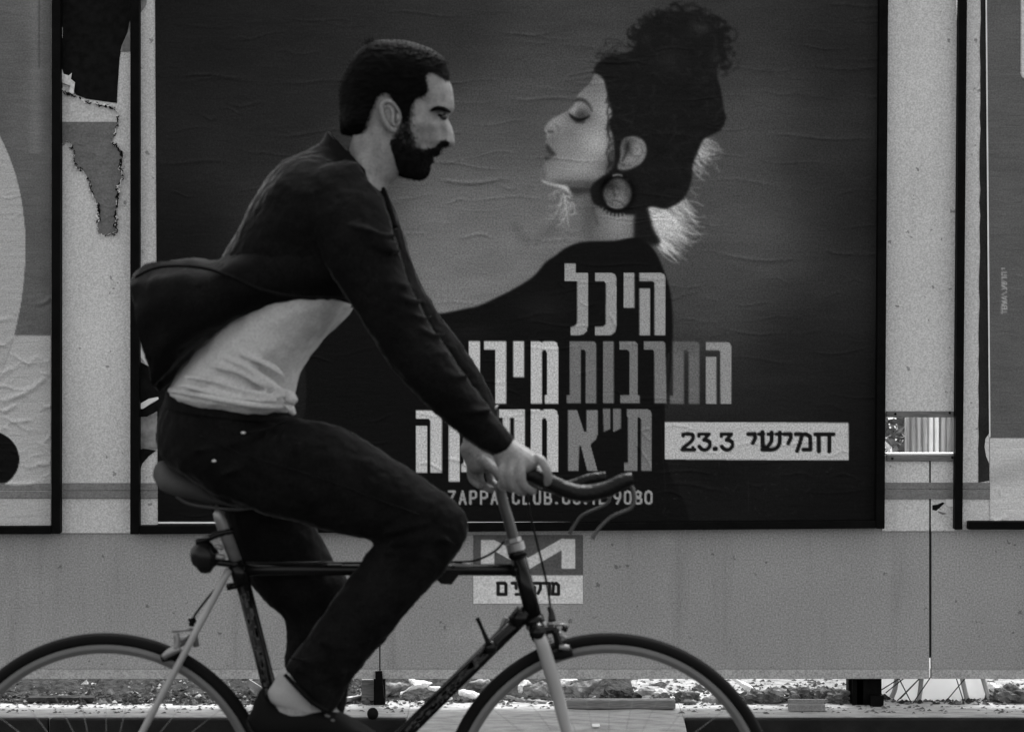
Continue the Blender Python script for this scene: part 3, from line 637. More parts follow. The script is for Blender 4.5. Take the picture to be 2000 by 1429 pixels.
# ------------------------------------------------------------------ right poster
c3 = Cv(1905, -70, 2230, 1036, 84)
c3.a *= .94+.12*vnoise(c3.X/40, c3.Y/40, 8)
c3.a[:] = np.where(c3.Y > 854.5, 176, c3.a)
c3.poly(sm([(1925, 925), (1960, 905), (2000, 895), (2100, 860), (2200, 850), (2200, 920), (2050, 930), (1925, 950)]), 150, 8, .8)
c3.poly([(1994, -80), (2200, -80), (2200, 154), (2002, 154), (1996, 151), (1993.5, 144)], 176)
c3.line([(1992, -80), (1992, 144), (1998, 156), (2200, 156)], 1.6, 66, .8)
text(c3, 'TBWA\\', 1956.5, 612, 6.5, 9.5, 9.0, 2.3, 150, rot=True); text(c3, 'aswhy', 1956.5, 565, 6.5, 9.5, 9.0, 2.3, 150, rot=True)
for _ in range(60):
    c = np.array([rr.uniform(1935, 2000), rr.uniform(950, 1015)]); c3.line([c, c+rr.normal(0, 7, 2)], 1.2, 195, .4)
C3 = [(1945, 955, 1960, 965, 3, .003), (1935, 1012, 1965, 1014, 3, .004)]
for _ in range(30):
    x, y = rc.uniform(1935, 2100), rc.uniform(0, 1000); C3.append((x, y, x+rc.uniform(15, 60), y+rc.normal(0, 6), rc.uniform(1.5, 3), rc.uniform(.0003, .001)))
rp = sheet('two_tone_poster', [(1926.5, -68), (2225, -68), (2225, 1018), (1934, 1017)], YW-.0085, c3, 2.2, lambda px, py: .0015+.001*(vnoise(px/60, py/60, 9, 3)-.5)+creases(px, py, C3), PM2,
      label='two-tone grey poster with tiny vertical credit line at the right edge', cat='poster')
obj('white_border', prism([(1924.5, -68), (1927, -68), (1932, 500), (1934.5, 853), (1932, 853), (1929, 500)], YW-.0125, .002), M['white_scrap'], rp)
ds = empty('dark_paper_strip', P(1920, 900, YW), label='narrow dark strip of old poster with a ragged edge beside the right frame', cat='poster remnant')
pts = [(1917, T), (1924.2, T), (1928.5, 500), (1932, 853), (1932, 938), (1911, 942)]
for y in range(900, 0, -24): pts.append((1911.5+4.2*(900-y)/900+random.uniform(-1.3, 1.3), y))
obj('paper_strip', prism(pts, YW-.0078, .0016), M['dark_strip'], ds)
obj('peeled_patch', prism([(1932, 846), (1925, 856), (1923, 872), (1926, 890), (1932, 905)], YW-.0092, .0012), M['panel_light'], ds)

# ------------------------------------------------------------------ torn poster between the left and main frames
def s1(pts): return [(x/2.978, y/2.978) for x, y in pts]
tp = empty('torn_poster', P(180, 460, YW), label='torn black and grey poster remnant hanging between two frames', cat='torn poster')
blk = s1([(352, -1600), (765, -1600), (762, 100), (742, 190), (708, 265), (695, 340), (688, 440), (682, 540), (680, 600), (600, 590), (500, 575), (440, 550), (400, 470), (370, 430), (356, 380)])
blk = [(x, y) for x, y in blk]
obj('black_sheet', prism(blk, YW-.0085, .002), M['paper_dark'], tp)
def jag(pts, amp=2.0, n=5):
    q = cr(pts, n, True); r = np.random.default_rng(len(pts)); return [tuple(p+r.normal(0, amp*.5, 2)) for p in q]
ct = Cv(110, 130, 250, 470, 92); ct.a *= .94+.12*vnoise(ct.X/20, ct.Y/20, 1); ct.a[:] = np.where(ct.Y < 239.5, 165, ct.a); ct.line([(110, 239), (250, 239)], 1.4, 70, .8)
tong = np.array(s1([(354, 535), (400, 545), (440, 560), (500, 590), (560, 605), (640, 620), (668, 640), (684, 700), (672, 770), (655, 820), (690, 860), (712, 900), (700, 960), (718, 1030), (690, 1080), (684, 1130), (676, 1230), (680, 1300), (665, 1360), (580, 1362),
                    (568, 1300), (572, 1220), (556, 1170), (520, 1100), (505, 1030), (470, 990), (430, 940), (418, 880), (400, 830), (354, 815)]))
jt = np.array(jag(tong, 2.2, 5)); 
def inpoly(px, py, poly):
    q = np.roll(poly, -1, 0); ins = np.zeros(px.shape, bool)
    for (x1, y1), (x2, y2) in zip(poly, q):
        if y1 == y2: continue
        ins ^= ((y1 > py) != (y2 > py)) & (px < (x2-x1)*(py-y1)/(y2-y1)+x1)
    return ins
CT = [(x, y, x+rc.uniform(10, 40), y+rc.normal(0, 3), 2, rc.uniform(.0005, .0015)) for x, y in zip(rc.uniform(120, 220, 25), rc.uniform(170, 440, 25))]
sheet('hanging_tongue', [(112, 170), (246, 170), (246, 465), (112, 465)], YW-.0105, ct, 1.2, lambda px, py: .0012+creases(px, py, CT), PM2, tp, keep=lambda px, py: inpoly(px, py, jt))
def ribbon(pts, wmin, wmax, off, seed, Y, gap=.3):
    r = np.random.default_rng(seed); V, F = [], []; p = cr(pts, 2, True); p = p+r.normal(0, 1, p.shape)*.9
    t = np.roll(p, -1, 0)-p; t /= np.linalg.norm(t, axis=1)[:, None]+1e-9; n_ = np.stack([-t[:, 1], t[:, 0]], -1); live = True; prev = None
    for q, nn in zip(p, n_):
        if r.random() < gap*.4: live = not live
        w_ = r.uniform(wmin, wmax); o = r.normal(off, 1.0)
        if q[0] < 121 or not live: prev = None; continue
        k = len(V); V += [P(*(q+nn*(o-w_/2)), Y-r.uniform(0, .006)), P(*(q+nn*(o+w_/2)), Y-r.uniform(0, .006))]
        if prev is not None: F.append((prev, prev+1, k+1, k))
        prev = k
    return V, F
obj('paper_shreds', ribbon(jt, 2.0, 7.0, .8, 1, YW-.0135, .35), M['paper_dark'], tp, kind='stuff')
obj('paper_shreds', ribbon(jt, .8, 4.6, -.6, 2, YW-.0160, .6), M['paper_torn'], tp, kind='stuff')
obj('paper_shreds', ribbon(jt, .5, 2.6, 2.0, 3, YW-.0170, .8), M['paper_torn'], tp, kind='stuff')
obj('paper_shreds', ribbon([q+np.array([1.5, 1]) for q in jt], 1.2, 4.6, 1.5, 4, YW-.0190, .7), M['paper_dark'], tp, kind='stuff')
obj('pale_flap', prism(s1([(358, 390), (368, 430), (400, 440), (418, 425), (412, 460), (436, 480), (428, 545), (400, 540), (410, 500), (360, 480)]), YW-.017, .0015), M['paper_torn'], tp)
obj('grey_flap', prism(s1([(742, 190), (755, 120), (757, 200), (757, 300), (700, 300), (708, 265)]), YW-.0095, .001), M['grey_scrap'], tp)
obj('white_sliver', prism(s1([(352, 140), (364, 160), (364, 220), (352, 250)]), YW-.012, .001), M['white_scrap'], tp)
# torn remnants at the lower left of the main frame
def s2(pts): return [(x/2.858, 600+y/2.858) for x, y in pts]
tr = empty('torn_strip', P(290, 900, YW), label='torn strip of old paper between frame bar and concert poster, left of saddle', cat='torn poster')
obj('dark_patch', prism(s2([(776, 300), (830, 330), (884, 420), (884, 500), (776, 560)]), YW-.0085, .001), M['paper_dark'], tr)
obj('white_fold', prism(s2([(778, 540), (830, 510), (882, 500), (886, 512), (850, 530), (800, 565), (778, 568)]), YW-.0105, .0015), M['white_scrap'], tr)
obj('dark_patch', prism(s2([(778, 570), (810, 560), (884, 515), (884, 575), (820, 610), (778, 612)]), YW-.009, .001), M['paper_dark'], tr)
obj('grey_patch', prism(s2([(778, 615), (820, 612), (884, 578), (884, 790), (778, 790)]), YW-.0095, .001), M['grey_scrap'], tr)
obj('dark_patch', prism(s2([(778, 795), (800, 788), (830, 792), (872, 798), (830, 830), (795, 870), (778, 920)]), YW-.01, .0012), M['paper_dark'], tr)
obj('white_fold', prism(s2([(776, 0), (796, 0), (800, 200), (828, 330), (790, 285), (778, 270)]), YW-.0105, .0012), M['white_scrap'], tr)
# a lighter vertical seam in the corner of the top of the strip
obj('grey_flap', prism(s1([(810, -60), (862, -60), (850, 30), (815, 80)]), YW-.009, .001), M['grey_scrap'], tr)

# ------------------------------------------------------------------ sticker on the lower panel
cs = Cv(915, 1035, 1150, 1190, 76); cs.a *= .95+.1*vnoise(cs.X/15, cs.Y/15, 4)
cs.a[:] = np.where(cs.Y > 1122.5, 182, cs.a)
def s6(pts): return [(800+x/3.76, 820+y/3.76) for x, y in pts]
cs.poly(s6([(524, 878), (622, 878), (870, 1010), (1115, 870), (1216, 872), (1216, 1090), (1115, 1090), (1115, 955), (870, 1098), (622, 960), (622, 1090), (524, 1090)]), 176)
text(cs, 'my', 972, 1138, 17, 22, 23.5, 6.6, 26)
cs.line([(1017, 1139), (1017, 1150)], 5.4, 30) if False else None
text(cs, 'ndqrM', 1008, 1138, 13, 22, 17.6, 6.2, 26)
st = sheet('dance_sticker', [(924.5, 1044), (1138.5, 1044), (1138.5, 1178), (924.5, 1178)], YW-.0015, cs, 1.6, lambda px, py: .0006+creases(px, py, [(930, 1135, 960, 1160, 1.5, .0012), (1060, 1175, 1130, 1155, 1.5, .001), (1040, 1128, 1090, 1124, 1.2, .001)]), PM2,
      label='square sticker with a bold M logo above Hebrew word on lower panel', cat='sticker')

# ================================================================== yard behind and debris
cs_ = empty('corrugated_fence', (X(1820, 7.7), 7.7, .147), label='vertical corrugated sheets seen through the opening in the hoarding', cat='fence')
for i in range(9):
    x = 1772+i*11.5
    o = obj('corrugated_rib', tube([(X(x, 7.72), 7.72, .147), (X(x, 7.72), 7.72, 1.6)], .0068, 8), M['white_scrap'] if i in (4, 5) else M['corrug'], cs_, smooth=True)
obj('backing_sheet', box(X(1766, 7.74), X(1890, 7.74), 7.723, 7.73, .147, 1.6), M['corrug'], cs_)
def bush(name, cx, cy, cz, rx, ry, rz, n, s, m, seed, trunk=True, **k):
    r = np.random.default_rng(seed); e = empty(name, (cx, cy, .147), **k); V, F = [], []
    for _ in range(n):
        d = r.normal(0, 1, 3); d /= np.linalg.norm(d); q = np.array([cx, cy, cz])+d*np.array([rx, ry, rz])*r.random()**.4
        a, b = r.normal(0, 1, 3), r.normal(0, 1, 3); a /= np.linalg.norm(a); b -= a*np.dot(a, b); b /= np.linalg.norm(b)
        L = s*r.uniform(.6, 1.3); F.append((len(V), len(V)+1, len(V)+2, len(V)+3)); V += [q-a*L, q+b*L*.35, q+a*L, q-b*L*.35]
    obj('foliage', (V, F), m, e, kind='stuff')
    for t in (-1, 0, 1): obj('stem', tube([(cx+t*.02, cy, .147), (cx+t*.1, cy+.03, cz*.6), (cx+t*rx*.6, cy, cz+rz*.3)], [.008, .006, .002], 6, sm=4), M['timber'], e)
    return e
bush('shrub', X(1752, 7.9), 7.95, .72, .10, .1, .25, 500, .03, M['leaf'], 3, label='leafy shrub behind the opening beside the corrugated sheets', cat='shrub')
ws = obj('white_sheeting', (lambda: (lambda V, F: (V, F))([P(1728+9*i, 812+9*j, 8.02)+Vector((0, .06*math.sin(i*1.9+j)*math.cos(j*1.3), 0)) for j in range(13) for i in range(7)], [(j*7+i, j*7+i+1, (j+1)*7+i+1, (j+1)*7+i) for j in range(12) for i in range(6)]))(), M['white_sack'], smooth=True, label='crumpled white plastic sheeting glimpsed behind shrub through the opening', cat='plastic sheeting')

bag = empty('bulk_bag', (X(1815, 7.3), 7.33, .147), label='big white woven bulk bag with grey straps behind the hoarding gap', cat='bulk bag')
bx0, bx1 = X(1714, 7.2), X(1936, 7.2)
V, F = [], []; NB, NZ = 48, 14
for j in range(NZ+1):
    z = .147+.35*j/NZ
    for i in range(NB):
        a = 2*math.pi*i/NB; c, s_ = math.cos(a), math.sin(a); c2 = math.copysign(abs(c)**.55, c); s2_ = math.copysign(abs(s_)**.55, s_)
        bul = 1+.06*math.sin(math.pi*j/NZ)+.02*math.sin(7*a+j); V.append(((bx0+bx1)/2+(bx1-bx0)/2*c2*bul*.97, 7.335+.14*s2_*bul, z))
for j in range(NZ):
    for i in range(NB): F.append((j*NB+i, j*NB+(i+1) % NB, (j+1)*NB+(i+1) % NB, (j+1)*NB+i))
F.append(tuple(NZ*NB+i for i in range(NB)))
displace(obj('sack_body', (V, F), M['white_sack'], bag, smooth=True), .05, .035, 2)
for pts in ([(1752, 1318), (1748, 1345), (1741, 1362)], [(1800, 1318), (1797, 1350), (1793, 1377)], [(1878, 1318), (1885, 1350), (1893, 1378)], [(1918, 1318), (1926, 1345), (1934, 1372)]):
    o = obj('sack_strap', ptube(pts, 7.190, .007, n=6, sm=4), M['strap'], bag)
mesh_ = empty('wire_fence', (X(1820, 7.15), 7.15, .147), label='crossed thin dark wires standing in front of the white bulk bag', cat='wire fence')
for a, b, c, d in ((1752, 1316, 1784, 1380), (1775, 1316, 1730, 1352), (1800, 1320, 1752, 1368), (1802, 1318, 1758, 1364), (1820, 1318, 1782, 1374), (1866, 1318, 1888, 1388), (1890, 1318, 1838, 1380), (1760, 1322, 1700, 1360)):
    obj('wire', ptube([(a, b), (c, d)], 7.155, .0016, n=6), M['rod'], mesh_)
def crumple(cx, cy, Y, w_, h_, seed, mtl, name, label, cat, group=None, n=9, tilt=.3):
    """crumpled sheet lying on the ground; w_ px wide, h_ px high"""
    r = np.random.default_rng(seed); V, F = [], []; base = P(cx, cy, Y)
    W = w_/FPX*Y; Hh = h_/FPX*Y
    rz = r.random((n+1, n+1)); zb = max(.149-base.z, -Hh)
    for j in range(n+1):
        for i in range(n+1):
            u, v = i/n, j/n; edge = 1-abs(2*u-1)**3
            V.append((base.x+W*(u-.5)+W*.08*(rz[j, i]-.5), base.y+.06*v+.01*rz[i, j], .151+Hh*(v**.8)*edge*(.55+.6*rz[j, i])))
    for j in range(n):
        for i in range(n): F.append((j*(n+1)+i, j*(n+1)+i+1, (j+1)*(n+1)+i+1, (j+1)*(n+1)+i))
    o = obj(name, (V, F), mtl, label=label, cat=cat, group=group)
    m = o.modifiers.new('thick', 'SOLIDIFY'); m.thickness = .0012
    return o
def fan(name, pts, Y0, lean, mtl, label, cat, group=None):
    """folded sheet scrap given by its outline, leaning back"""
    f = []; zs = [P(x, y, Y0).z for x, y in pts]; z0 = min(zs)
    for (x, y) in pts:
        p = P(x, y, Y0); k = (p.z-z0); f.append(Vector((p.x, Y0+k*lean+random.uniform(0, .01), max(p.z, .15))))
    n = len(f); c = sum(f, Vector())/n+Vector((0, -.012, .003)); V = f+[c]; F = [(i, (i+1) % n, n) for i in range(n)]
    o = obj(name, (V, F), mtl, label=label, cat=cat, group=group); m = o.modifiers.new('facets', 'SUBSURF'); m.subdivision_type = 'SIMPLE'; m.levels = m.render_levels = 4
    displace(o, .022, .016, 2); m = o.modifiers.new('thick', 'SOLIDIFY'); m.thickness = .0012
    return o
def c3_(pts): return [(700+x/3.333, 1280+y/3.333) for x, y in pts]
G = 'scraps of sheeting under the hoarding'
fan('plastic_scrap', c3_([(330, 158), (370, 165), (480, 185), (450, 200), (380, 215), (290, 245), (270, 248), (360, 195)]), 7.2, .5, M['white_scrap'], 'bright white torn scrap right of the short dark post stub', 'scrap', G)
fan('plastic_scrap', c3_([(160, 180), (260, 180), (360, 190), (300, 230), (200, 262), (175, 268), (160, 230)]), 7.24, .3, M['grey_scrap'], 'grey rumpled scrap beside the dark post stub', 'scrap', G)
fan('plastic_scrap', c3_([(445, 205), (560, 205), (560, 225), (500, 225), (450, 218)]), 7.19, .3, M['white_scrap'], 'small white scrap left of the down tube', 'scrap', G)
fan('plastic_scrap', c3_([(650, 225), (700, 228), (790, 250), (780, 280), (720, 275), (655, 255)]), 7.19, .3, M['white_scrap'], 'white scrap between down tube and front tyre', 'scrap', G)
fan('plastic_scrap', c3_([(720, 178), (800, 155), (850, 160), (860, 190), (810, 210)]), 7.3, .3, M['strap'], 'pale grey leaning scrap above the white one near front tyre', 'scrap', G)
fan('plastic_scrap', c3_([(1040, 240), (1040, 195), (1070, 165), (1110, 168), (1130, 190), (1080, 200), (1060, 240)]), 7.24, .3, M['white_scrap'], 'curled white scrap left of the fork blade', 'scrap', G)
fan('plastic_scrap', c3_([(1100, 260), (1080, 240), (1130, 195), (1200, 170), (1235, 180), (1235, 270), (1150, 265)]), 7.22, .3, M['grey_scrap'], 'grey folded scrap touching the fork blade', 'scrap', G)
fan('plastic_scrap', c3_([(950, 260), (1000, 270), (1080, 320), (1110, 290), (1180, 285), (1230, 320), (1120, 322), (1060, 325), (1000, 290)]), 7.16, .3, M['strap'], 'flat bent scrap on the kerb below the fork', 'scrap', G)
fan('plastic_scrap', c3_([(1310, 150), (1400, 148), (1430, 160), (1400, 175), (1330, 200), (1300, 190)]), 7.26, .3, M['white_scrap'], 'white scrap right of the fork under panel edge', 'scrap', G)
fan('plastic_scrap', c3_([(1350, 205), (1560, 150), (1610, 150), (1560, 200), (1480, 280), (1440, 285)]), 7.22, .3, M['grey_scrap'], 'long grey leaning scrap right of the fork', 'scrap', G)
fan('plastic_scrap', c3_([(1690, 292), (1760, 245), (1860, 228), (1990, 222), (2030, 250), (2010, 290)]), 7.2, .6, M['white_scrap'], 'large bright white sheet lying behind the long grey batten', 'scrap', G)
fan('plastic_scrap', [(1205, 1356), (1230, 1348), (1268, 1345), (1300, 1352), (1310, 1362), (1240, 1368)], 7.28, .3, M['white_scrap'], 'white scrap under the front tyre arc', 'scrap', G) if False else None
fan('plastic_scrap', [(1700, 1337), (1716, 1345), (1745, 1368), (1760, 1380), (1740, 1380), (1715, 1362)], 7.3, .2, M['white_scrap'], 'white slanting scrap right of the thick black post', 'scrap', G)
fan('plastic_scrap', [(1932, 1332), (1948, 1340), (1959, 1350), (1945, 1355), (1935, 1345)], 7.25, .2, M['white_scrap'], 'small white scrap right of the bulk bag', 'scrap', G)
fan('plastic_scrap', [(1424, 1322), (1436, 1322), (1470, 1342), (1480, 1352), (1455, 1346)], 7.25, .2, M['white_scrap'], 'pale scrap beside the roll of wire netting', 'scrap', G)
fan('plastic_scrap', [(1128, 1404), (1160, 1412), (1166, 1418), (1156, 1419)], 6.8, .1, M['white_scrap'], 'tiny white scrap lying on the ramp', 'scrap', G) if False else None
o = obj('paper_chip', box(X(1155, 6.9), X(1170, 6.9), 6.83, 6.86, .142, .146), M['white_scrap'], label='tiny white paper chip lying on the concrete ramp', cat='paper chip'); o.rotation_euler = (0, 0, 0)
o = obj('batten', box(X(1105, 7.14), X(1316, 7.14), 7.06, 7.10, .150, .173), M['timber'], label='long grey batten lying along the kerb right of the fork', cat='batten'); bevel(o, .002)
o = obj('metal_channel', join(box(X(1537, 7.08), X(1607, 7.08), 7.02, 7.05, .150, .168), box(X(1537, 7.08), X(1607, 7.08), 7.051, 7.06, .150, .178)), M['rail'], label='short dark metal channel lying on the kerb at right', cat='metal channel')
o = obj('pale_pipe', tube([P(665, 1367, 7.12), P(712, 1360, 7.2)], .008, 8), M['silver'], label='short pale pipe on the kerb by the rider\'s calf', cat='pipe', smooth=True)
# dark post stubs
e = obj('post_stub', join(pbox([(1657, 1322), (1672, 1322), (1672, 1382), (1657, 1382)], 7.15, .05), pbox([(1674, 1322), (1700, 1322), (1700, 1383), (1674, 1383)], 7.13, .06), pbox([(1701, 1358), (1726, 1358), (1726, 1383), (1701, 1383)], 7.10, .04)), M['black_steel'], label='thick black post foot with square shoe under the right panels', cat='post foot')
e = empty('post_stub', P(728, 1367, 7.12), label='short dark post foot under the panels behind the rider', cat='post foot')
obj('post_piece', pbox([(706, 1327), (732, 1327), (732, 1368), (706, 1368)], 7.15, .05), M['timber'], e); obj('post_piece', pbox([(733, 1311), (746, 1311), (750, 1364), (733, 1364)], 7.085, .02), M['black_steel'], e)
o = obj('kerb_bollard_stub', ball(P(728, 1393, 6.93), .016, 12, 8, (1, 1, 1.1)), M['rubber'], smooth=True, label='small dark lump on the kerb edge behind the crank', cat='lump')
# rubble
def lump(px, py, Y, s, seed, mtl, label, cat='rubble lump', group='rubble lumps under the hoarding'):
    r = np.random.default_rng(seed); bm = bmesh.new(); bmesh.ops.create_icosphere(bm, subdivisions=3, radius=1)
    for v in bm.verts:
        c = v.co; k = 1+.28*math.sin(c.x*4+seed)*math.cos(c.y*5+seed*2)+.16*math.sin(c.z*11+c.x*9+seed)+r.uniform(-.08, .08); v.co = c*k
    c = P(px, py, Y); sz = s/FPX*Y
    bmesh.ops.scale(bm, verts=bm.verts, vec=(sz, sz*.7, sz*.55)); bmesh.ops.translate(bm, verts=bm.verts, vec=(c.x, c.y, .148+sz*.4))
    return obj('rubble_lump', bm, mtl, smooth=False, label=label, cat=cat, group=group)
for i, (a, b, y, s, l) in enumerate(((1195, 1355, 7.17, 26, 'dark rough rubble lump beside the white sheet behind batten'), (1225, 1352, 7.20, 24, 'dark rubble lump left of the large white sheet'), (1475, 1360, 7.17, 26, 'rounded coil-like rubble lump right of the front tyre'), (1510, 1362, 7.17, 26, 'rubble lump left of the metal channel'),
                                (1560, 1352, 7.19, 28, 'grey rubble lump above the metal channel'), (1600, 1355, 7.20, 24, 'low rubble lump behind the channel, nearer the post'), (1640, 1345, 7.17, 26, 'rubble lump just left of the thick black post'), (1655, 1370, 7.18, 17, 'small round lump at the foot of the black post'),
                                (1975, 1345, 7.18, 32, 'rubble lump at the right edge of the photo'), (1945, 1362, 7.19, 18, 'small rubble lump right of the bulk bag'), (1290, 1340, 7.16, 20, 'pale rubble lump under panel edge above batten'), (1340, 1345, 7.18, 22, 'pale rubble lump inside the front wheel arc'))):
    lump(a, b, y, s, i+3, M['rubble'] if i not in (0, 1) else M['soil_dark'], l)
V, F = [], []; r = np.random.default_rng(9)   # strewn grit and crumbs on the kerb and under the panels
for _ in range(3200):
    px = r.uniform(-40, 2060); Y = r.uniform(7.0, 7.7); s = min(abs(r.normal(0, .0026))+.001, .006)
    if 800 < px < 1320 and Y < 7.08: continue
    c = np.array([X(px, Y), Y, .148]); n = len(V)
    V += [c+np.array(q)*s*r.uniform(.6, 1.4) for q in ((-1.6, -1, 0), (1.4, -1, 0), (1, 1, 0), (-1, 1, 0), (.3, 0, .8))]; F += [(n, n+1, n+4), (n+1, n+2, n+4), (n+2, n+3, n+4), (n+3, n, n+4)]
obj('grit', (V, F), M['rubble'], kind='stuff')
V, F = [], []; NX, NY = 160, 14                # dark heap of dirt under the left panels
for j in range(NY+1):
    for i in range(NX+1):
        px = -200+900*i/NX; y = 7.16+.5*j/NY; u = j/NY; y -= .03
        V.append((X(px, 7.3), y, .146+(.012+.05*u)*(.5+.9*vnoise(np.array([[px/14.]]), np.array([[j/2.5]]), 6, 3)[0, 0])*min(1, i/6, (NX-i)/6, u*3+.001)))
for j in range(NY):
    for i in range(NX): a = j*(NX+1)+i; F.append((a, a+1, a+NX+2, a+NX+1))
obj('dirt_bank', (V, F), M['soil_dark'], kind='stuff')
V, F = [], []; NX = 120
for j in range(NY+1):
    for i in range(NX+1):
        px = 740+500*i/NX; y = 7.18+.4*j/NY; u = j/NY
        V.append((X(px, 7.3), y, .146+(.01+.05*u)*(.4+.8*vnoise(np.array([[px/14.]]), np.array([[j/2.5]]), 7, 3)[0, 0])*min(1, i/6, (NX-i)/6, u*3+.001)))
for j in range(NY):
    for i in range(NX): a = j*(NX+1)+i; F.append((a, a+1, a+NX+2, a+NX+1))
obj('dirt_bank', (V, F), M['soil_dark'], kind='stuff')

# ================================================================== BICYCLE (plane Y = 5)
YB = 5.0
bike = empty('bicycle', (X(700, YB), YB, 0), label='black road bicycle with bullhorn bars and pale stays ridden by the bearded man', cat='bicycle')
def each(name, lst, *a, **k):
    return [obj(name, q, *a, **k) for q in lst][0]
def revolve(prof, n=96):                       # profile (r, y) closed, revolved about the y axis
    m = len(prof); V = [(r*math.cos(2*math.pi*i/n), y, r*math.sin(2*math.pi*i/n)) for i in range(n) for r, y in prof]
    return V, [(i*m+k, i*m+(k+1) % m, ((i+1) % n)*m+(k+1) % m, ((i+1) % n)*m+k) for i in range(n) for k in range(m)]
def at(o, loc, rot=(0, 0, 0)):
    o.location = loc; o.rotation_euler = rot; return o
tyre_prof = [(.3285+.0128*math.cos(a), .0128*math.sin(a)) for a in np.linspace(0, 2*math.pi, 15)[:-1]]
rim_prof = [(.3185, -.0098), (.3185, .0098), (.3110, .0105), (.3085, .0098), (.3000, .003), (.3000, -.003), (.3085, -.0098), (.3110, -.0105)]
spoke_me = None
def make_wheel(cx, cy, hubr):
    global spoke_me
    c = P(cx, cy, YB)
    w_ = obj('wheel', revolve(rim_prof, 120), M['rim'], bike, smooth=False); w_.location = c; bevel(w_, .0008, 1)
    WMi = Matrix.Translation(c)
    def sub(name, vf, m, smooth=True):
        o = obj(name, vf, m, None, smooth); o.parent = w_; return o
    sub('tyre', revolve(tyre_prof, 120), M['rubber'])
    sub('hub', join(tube([(0, -.045, 0), (0, .045, 0)], hubr, 16), tube([(0, -.036, 0), (0, -.032, 0)], .022, 18), tube([(0, .032, 0), (0, .036, 0)], .022, 18), tube([(0, -.06, 0), (0, .06, 0)], .005, 10)), M['silver'])
    for i in range(28):
        o = bpy.data.objects.new('spoke', spoke_me) if spoke_me else None
        if o is None:
            o = obj('spoke', tube([(.02, 0, .0), (.299, 0, .0)], .00045, 5), M['spoke']); spoke_me = o.data
        else: COL.objects.link(o)
        o.parent = w_; a = 2*math.pi*i/28; s_ = 1 if i % 2 else -1
        o.location = (0, s_*.030, 0); o.rotation_euler = (0, a, 0); o.rotation_euler.z = 0
        o.rotation_mode = 'XYZ'
        mt = Matrix.Rotation(a, 4, 'Y') @ Matrix.Rotation(-s_*.10, 4, 'Z'); mt.translation = (0, s_*.030, 0); o.matrix_basis = mt
    return w_
AF, AR = (1190, 1565), (205, 1565)
make_wheel(*AR, .016); make_wheel(*AF, .012)
BB = (597, 1622)
def pt(name, pp, Y, r, m, n=14, sm_=0, parent=bike, **k):
    return obj(name, ptube(pp, Y, r, n=n, sm=sm_), m, parent, True, **k)
tt = pt('top_tube', [(462, 1112), (1018, 1112)], YB, .0118, M['frame'])
stt = pt('seat_tube', [(464, 1096), (597, 1622)], YB, .0150, M['frame'])
dt = pt('down_tube', [(1030, 1194), (597, 1622)], YB, .0155, M['frame'])
ht = obj('head_tube', join(ptube([(1009, 1076), (1046, 1216)], YB, .0165, n=18), ptube([(1009, 1074), (1012, 1086)], YB, .0195, n=18), ptube([(1042, 1204), (1046, 1218)], YB, .0200, n=18)), M['frame'], bike, True)
each('lug', [ptube([(1024, 1196), (1004, 1217)], YB, [.0195, .0170], n=14), ptube([(1000, 1112), (1020, 1112)], YB, .0145, n=14), ptube([(460, 1112), (480, 1112)], YB, .0142, n=14), ptube([(462, 1098), (474, 1138)], YB, .0178, n=14)], M['frame'], bike, True)
each('seat_clamp', [ptube([(443, 1146), (478, 1140)], YB, .007, n=10), ptube([(460, 1096), (463, 1104)], YB, .018, n=14)], M['frame'], bike, True)
r = np.random.default_rng(5)
def decals(a, b, rad, n):                      # worn transfer letters along a tube: small raised flakes
    V, F = [], []
    for i in range(n):
        t = r.uniform(.0, 1); px = a[0]+(b[0]-a[0])*t; py = a[1]+(b[1]-a[1])*t; c = P(px, py, YB-rad-.0004)
        d = (P(*b, YB)-P(*a, YB)).normalized(); nn = Vector((-d.z, 0, d.x)); L, W = r.uniform(.002, .008), r.uniform(.001, .0035); o = nn*r.uniform(-.006, .006); m0 = len(V)
        V += [c+o-d*L-nn*W, c+o+d*L-nn*W, c+o+d*L+nn*W, c+o-d*L+nn*W]; F.append((m0, m0+1, m0+2, m0+3))
    return V, F
obj('transfer', decals((478, 1160), (525, 1350), .015, 50), M['decal'], stt, kind='stuff'); obj('transfer', decals((960, 1262), (800, 1425), .0155, 90), M['decal'], dt, kind='stuff')
for s_ in (-1, 1):
    pt('seat_stay', [(447, 1112), (397, 1206), (288, 1410), (207, 1562)], [YB+s_*.014, YB+s_*.03, YB+s_*.05, YB+s_*.062], [.0075, .0072, .007, .006], M['stay'], sm_=4)
    pt('chain_stay', [(590, 1622), (400, 1596), (208, 1566)], [YB+s_*.02, YB+s_*.045, YB+s_*.062], [.011, .009, .007], M['frame'], sm_=4)
fk = obj('fork', join(*[ptube([(1050, 1228), (1056, 1248), (1067, 1282), (1090, 1360), (1106, 1422), (1128, 1490), (1188, 1563)], [YB+s_*.02, YB+s_*.040, YB+s_*.042, YB+s_*.044, YB+s_*.046, YB+s_*.05, YB+s_*.055], [.0125, .0135, .0140, .0132, .0115, .0095, .007], n=14, sm=5, flat=.8) for s_ in (-1, 1)]), M['stay'], bike, True)
obj('fork_crown', join(*[ptube([(1047, 1219), (1054, 1243)], [YB, YB+s_*.04], .017, n=12) for s_ in (-1, 1)], ptube([(1050, 1234), (1050, 1234)], [YB-.05, YB+.05], .014, n=12)), M['frame'], fk, True)
